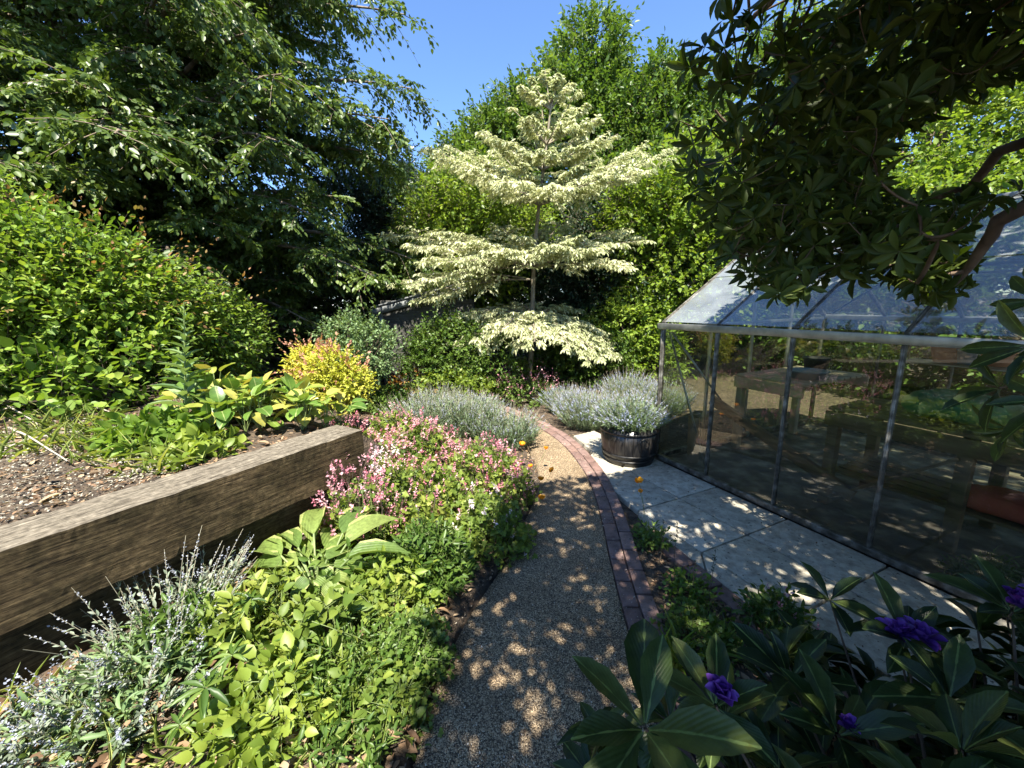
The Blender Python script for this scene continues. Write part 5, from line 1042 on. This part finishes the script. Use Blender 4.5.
mound('fern', 985, 600, .14, .22, 90, 'mid_leaf', 'small ferny plant against the greenhouse base at the right', leafL=.045, leafW=.014, t=LEAF4, k=10, stemL=.16)
# plants seen inside the greenhouse
mound('tomato_plant', 0, 0, .25, .30, 160, 'mid_leaf', 'leafy green plants on the staging bench inside the greenhouse', leafL=.07, leafW=.04, t=OVAL, k=5, base=GP(2.5, 1.0, .80))
mound('tomato_plant', 0, 0, .3, .35, 200, 'dark_leaf', 'dark leafy plants on the floor against the far glass wall of the greenhouse', leafL=.08, leafW=.045, t=OVAL, k=5, base=GP(3.2, 2.2, 0))

# ================================================================ RHODODENDRONS
# ---- large bush in the lower right foreground
rb0 = np.array([1.05, .45, -.05]); rbush = empty('rhododendron_bush', rb0, 'dark rhododendron bush with big glossy leaves and purple buds in the foreground', 'shrub')
poly = [(560, 900), (560, 760), (600, 735), (640, 700), (700, 690), (760, 650), (800, 640), (860, 640), (900, 625), (960, 610), (1030, 590), (1200, 560), (1300, 900)]
cand = np.c_[rg.uniform(.15, 2.2, 9000), rg.uniform(-.2, 1.35, 9000), rg.uniform(.12, .86, 9000)]
x, y, z = PR(cand); ok = inpoly(x, y, poly) & (z > .35) | ((z > .1) & (y > 900) & (cand[:, 2] < .75)) 
ok &= (cand[:, 2] < .40+.40*np.clip(cand[:, 0]-.2, 0, 1.0)) & (np.linalg.norm(cand-O3, axis=1) > .85) & ~((cand[:, 0] < .62) & (cand[:, 1] > .95) & (cand[:, 2] < .3))
cand = cand[ok]; sel = []
for c_ in cand:
    if all((c_-s_)@(c_-s_) > .0062 for s_ in sel): sel.append(c_)
    if len(sel) > 280: break
whor = np.array(sel)
hand = [(AY(645, 728, .60), (-.10, -.2, 1), .205, 9), (AY(716, 706, .78), (.0, -.25, 1), .16, 9), (AY(905, 640, 1.05), (0, -.25, 1), .17, 10), (AY(1012, 612, 1.0), (-.1, -.25, 1), .17, 10), (AY(838, 735, .82), (.1, -.3, 1), .17, 10), (AY(830, 600, 1.25), (0, -.2, 1), .13, 8), (AY(790, 680, 1.0), (-.1, -.2, 1), .17, 9), (AY(950, 700, .85), (0, -.3, 1), .18, 10)]
RL = []
D_ = norm(norm(whor-(rb0+[0, 0, -.4]))*.6+Z+rg.normal(0, .25, whor.shape))
dh = np.array([h_[0] for h_ in hand]); far = np.array([np.min(np.linalg.norm(dh-w_, axis=1)) > .10 for w_ in whor]); 
bx, by, bz = PR(np.array([AY(717, 702, .78), AY(893, 636, 1.05), AY(915, 640, 1.03), AY(1014, 608, 1.0), AY(842, 728, .84)])); wx, wy, wz = PR(whor)
far &= np.array([not np.any((np.hypot(bx-a_, by-b_) < 78) & (c_ < bz+.12)) for a_, b_, c_ in zip(wx, wy, wz)]); whor = whor[far]; D_ = D_[far]
hv = len(whor)//2; RL.append(rosette(whor[:hv], D_[:hv], 9, .15, .055, .1, .95, jit=.2)+(OBL,)); RL.append(rosette(whor[hv:], D_[hv:], 8, .14, .056, .0, .95, jit=.3)+(OBLB,))
for P_, Dd, L_, n_ in hand: RL.append(rosette(P_, np.array(Dd, float), n_, L_, L_*.36, .12, .95, jit=.12)+(OBL,))
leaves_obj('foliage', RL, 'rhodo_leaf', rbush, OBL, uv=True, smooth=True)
tipsP = np.r_[whor, dh]; f = np.linspace(0, 1, 7)[None, :, None]; Dall = np.r_[D_, norm(np.array([h_[1] for h_ in hand], float))]
PLn = (rb0+rg.normal(0, .05, (len(tipsP), 3)))[:, None]*(1-f)+tipsP[:, None]*f-Z*np.sin(f*math.pi)*.05-Dall[:, None]*np.sin(f*math.pi)*.04
tubes_obj('stems', [(PLn, np.broadcast_to(np.linspace(.010, .003, 7)[None], (len(tipsP), 7)), 6)], 'red_bark', rbush)
PET = leafT([(0, .14), (.3, .42), (.65, .5), (.9, .36), (1, .12)], .5, .1)
def bud(P, r_, n=16, open_=.0, lab=None):
    P = P+np.array([0, -.01, .012])
    s = rosette(P, np.array([0, -.15, 1.]), n, r_, r_*.55, .65-open_, 1.5, jit=.12); PP_, D1, N1, L1, W1, R1 = s
    o = leaves_obj('flower_bud', [(PP_, D1, N1, L1, W1, R1)], 'purple_petal', rbush, PET, smooth=True)
    if lab: o['label'] = lab
bud(AY(717, 698, .78), .050, 22, -.2); bud(AY(893, 636, 1.05), .052, 18, .4, 'half open purple flower cluster'); bud(AY(915, 640, 1.03), .058, 20, .3, 'half open purple flower cluster'); bud(AY(1014, 608, 1.0), .062, 22, .0); bud(AY(842, 728, .84), .042, 16, -.2)
# pale green leaf buds
gb = np.r_[whor[rg.choice(len(whor), 22)]]; leaves_obj('leaf_buds', [rosette(gb, Z, 5, .035, .012, 1.0, 1.5)], 'lime_leaf', rbush, OVAL)

# ---- the old rhododendron tree arching over from the right, in front of and above the camera
tb = np.array([2.35, -.55, -.06]); rtree = empty('rhododendron_tree', tb, 'old rhododendron tree arching over from the right with a dense dark canopy', 'tree')
sk = []
def bough(pts, r0, r1, k=14): sk.append((limb(pts, k, .008), np.linspace(r0, r1, k)))
m1 = AY(1030, 205, 1.55); m2 = AY(965, 268, 1.75)
bough([tb, tb+[.0, .25, .9], [2.25, .35, 1.7], [2.2, .9, 1.95], m1, AY(985, 250, 1.7), AY(948, 285, 1.85), AY(915, 290, 1.95)], .060, .004, 24)
bough([[2.25, .35, 1.7], [2.1, .7, 2.5], AY(1010, 60, 1.9), AY(930, 90, 2.2), AY(850, 120, 2.4), AY(760, 150, 2.5), AY(715, 110, 2.5)], .036, .006, 24)
bough([[2.2, .9, 1.95], AY(1040, 140, 1.9), AY(960, 190, 2.3), AY(880, 215, 2.45), AY(800, 245, 2.5), AY(735, 235, 2.5)], .030, .006, 20)
bough([[2.1, .7, 2.5], [1.6, .5, 3.0], [.9, .5, 3.3], [.3, .6, 3.4], [-.2, .5, 3.3]], .06, .012, 18)
bough([[1.6, .5, 3.0], [1.5, 1.1, 3.3], AY(800, -40, 1.9), AY(745, 30, 2.2)], .04, .006, 14)
bough([tb+[0, .2, .8], [2.2, -.9, 1.8], [1.6, -1.3, 2.7], [.8, -1.2, 3.2], [.0, -1.0, 3.4]], .08, .015, 18)
bough([[2.2, .9, 1.95], [2.6, 1.5, 2.5], [3.0, 2.2, 2.9], [3.4, 2.8, 3.1]], .05, .01, 14)
bough([[2.1, .7, 2.5], [2.5, .9, 3.2], [2.6, 1.6, 3.7], [2.4, 2.4, 3.9]], .05, .01, 14)
# twigs bare against the sky
for a, b_ in [((745, -30), (738, 60)), ((790, -40), (770, 45)), ((830, -20), (742, 20)), ((812, -30), (795, 50)), ((860, -20), (800, 10))]: bough([AY(*a, 2.0), AY((a[0]+b_[0])/2+6, (a[1]+b_[1])/2, 2.1), AY(*b_, 2.25)], .008, .003, 8)
vis = [(1250, -300), (700, -300), (738, -40), (700, 28), (676, 55), (676, 120), (690, 190), (695, 225), (718, 258), (765, 292), (800, 296), (832, 268), (870, 255), (915, 262), (950, 240), (1000, 200), (1100, 170), (1100, 130), (1040, 180), (985, 195), (900, 205), (880, 180), (885, 130), (950, 112), (1000, 80), (1250, 60)]
notch = [(745, 22), (738, -10), (835, -20), (845, 5), (800, 22)]
gap = [(885, 195), (880, 140), (935, 110), (985, 85), (1100, 60), (1100, 150), (1040, 185), (985, 195)]
hang = [(935, 335), (1100, 300), (1100, 440), (1000, 452), (960, 430), (985, 400), (950, 372)]
shade = [(-.42, -3), (-.42, .9), (-.36, 1.6), (-.20, 2.3), (.12, 3.2), (.5, 3.42), (.95, 3.5), (1.35, 3.7), (1.8, 4.3), (3, 5.2), (6, 5.5), (6, -3)]
NC = 60000
c = np.c_[rg.uniform(-.6, 4.4, NC), rg.uniform(-2.4, 4.2, NC), rg.uniform(1.5, 4.4, NC)]
x, y, z = PR(c); inv = (z > .05) & (x > -60) & (x < 1084) & (y > -60) & (y < 830)
g = c-SD*(c[:, 2]/SD[2])[:, None]; insh = inpoly(g[:, 0], g[:, 1], shade); dist = np.linalg.norm(c-O3, axis=1)
iv = inpoly(x, y, vis) & ~inpoly(x, y, notch) & ~inpoly(x, y, gap) & (dist > 2.1) & (dist < 3.6) & (c[:, 1] < 3.0)
low_ok = (c[:, 2] > 2.35+.12*np.abs(c[:, 0]-2)) | iv
ok = insh & np.where(inv, iv, low_ok & (dist > 1.0) & (z < 60)) & ~((z > 0) & (x < 1300) & (x > 1024) & (y > 230) & (c[:, 2] < 2.2))
c = c[ok]; iv = iv[ok]
# thin to a natural spacing
def thin(P, d, nmax):
    keep = []; grid = {}
    for p_ in P:
        kx = tuple(np.floor(p_/d).astype(int)); bad = False
        for i in (-1, 0, 1):
            for j in (-1, 0, 1):
                for k_ in (-1, 0, 1):
                    for q_ in grid.get((kx[0]+i, kx[1]+j, kx[2]+k_), ()):
                        if ((p_-q_)**2).sum() < d*d: bad = True; break
                    if bad: break
                if bad: break
            if bad: break
        if not bad: grid.setdefault(kx, []).append(p_); keep.append(p_)
        if len(keep) >= nmax: break
    return np.array(keep)
cv = thin(c[iv], .085, 1700); co = thin(c[~iv], .12, 3000)
extra = np.array([AY(870+rg.uniform(-20, 80), 248+rg.uniform(-25, 30), rg.uniform(1.8, 2.3)) for _ in range(50)])
def clear_for(pts, C_, r_):
    k_ = np.ones(len(C_), bool)
    for p_ in pts:
        v = C_-p_; t = v@SD; k_ &= ~((t > .05) & (np.linalg.norm(v-t[:, None]*SD, axis=1) < r_))
    return C_[k_]
lit = [AY(905, 262, 1.85), AY(935, 275, 1.8), AY(880, 285, 1.95)]
cv = clear_for(lit, cv, .12); co = clear_for(lit, co, .12)
extra = np.r_[extra, np.array([AY(rg.uniform(905, 965), rg.uniform(255, 300), rg.uniform(1.75, 2.0)) for _ in range(16)])]
cc = np.r_[cv, co, extra]
over = np.r_[np.zeros(len(cv), bool), np.ones(len(co), bool), np.zeros(len(extra), bool)]
skp = np.concatenate([s_[0] for s_ in sk]); ns = len(skp); tot = ns+4*len(cc); nodes_ = np.empty((tot, 3)); nodes_[:ns] = skp; cnt = ns; par = -np.ones(tot, int); use = np.zeros(tot)
order = np.argsort([np.min(((skp-q_)**2).sum(1)) for q_ in cc]); Dn = np.zeros_like(cc); PLt = np.zeros((len(cc), 5, 3)); tail = np.zeros(len(cc), int)
for a_ in order:                                  # each leafy tip grows from the nearest wood that is already there
    q_ = cc[a_]; i_ = int(np.argmin(((nodes_[:cnt]-q_)**2).sum(1))); p0 = nodes_[i_]; v = q_-p0; d_ = np.linalg.norm(v)+1e-6
    ff = np.linspace(0, 1, 5)[:, None]; seg_ = p0+v*ff+(rg.normal(0, .05, 3)*d_-Z*.06*d_)*np.sin(ff*math.pi); PLt[a_] = seg_
    nodes_[cnt:cnt+4] = seg_[1:]; par[cnt] = i_; par[cnt+1:cnt+4] = [cnt, cnt+1, cnt+2]; tail[a_] = cnt+3; cnt += 4
    Dn[a_] = norm(seg_[-1]-seg_[-2])*.9+rg.normal(0, .3, 3)+Z*.3
for i_ in range(cnt-1, ns-1, -1): use[i_] += 1; use[par[i_]] += use[i_]
Rt = np.stack([.0013*np.sqrt(use[tail-3+np.array(0)]/4+1)]*1+[.0013*np.sqrt(use[tail-(3-k_)]/4+1) for k_ in range(4)], 1)
vis_i = np.where(~over)[0]; L1 = rosette(cc[vis_i[::2]], Dn[vis_i[::2]], 10, .098, .031, -.15, .75, jit=.3); L3 = rosette(cc[vis_i[1::2]], Dn[vis_i[1::2]], 9, .088, .030, -.3, .8, jit=.4)+(OBLB,); L2 = rosette(cc[over], Dn[over], 10, .135, .048, -.15, .75, jit=.25)
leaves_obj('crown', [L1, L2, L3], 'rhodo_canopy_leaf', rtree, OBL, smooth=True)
tubes_obj('twigs', [(PLt, np.minimum(Rt, .014), 5)], 'red_bark', rtree)
tubes_obj('limbs', [(s_[0][None], s_[1][None], 10) for s_ in sk], 'red_bark', rtree)
# low hanging spray at the right edge, belonging to the same tree
hg = [(AY(1035, 345, .95), (-1, .1, .1), .14), (AY(1000, 388, 1.05), (-.9, .1, .15), .13), (AY(1060, 400, .9), (-.8, .3, .2), .14), (AY(1040, 300, 1.1), (-1, .1, 0), .12), (AY(1010, 430, 1.1), (-.6, 0, -.3), .10)]
leaves_obj('low_spray', [rosette(a, np.array(b_, float), 7, l_, l_*.27, .1, 1.0, jit=.2) for a, b_, l_ in hg], 'rhodo_leaf', rtree, OBL, uv=True, smooth=True)
p_ = [limb([[2.3, .5, 1.2], AY(1150, 380, .9), a], 8) for a, b_, l_ in hg]; tubes_obj('low_twigs', [(np.array(p_), np.broadcast_to(np.linspace(.008, .003, 8)[None], (len(p_), 8)), 6)], 'red_bark', rtree)
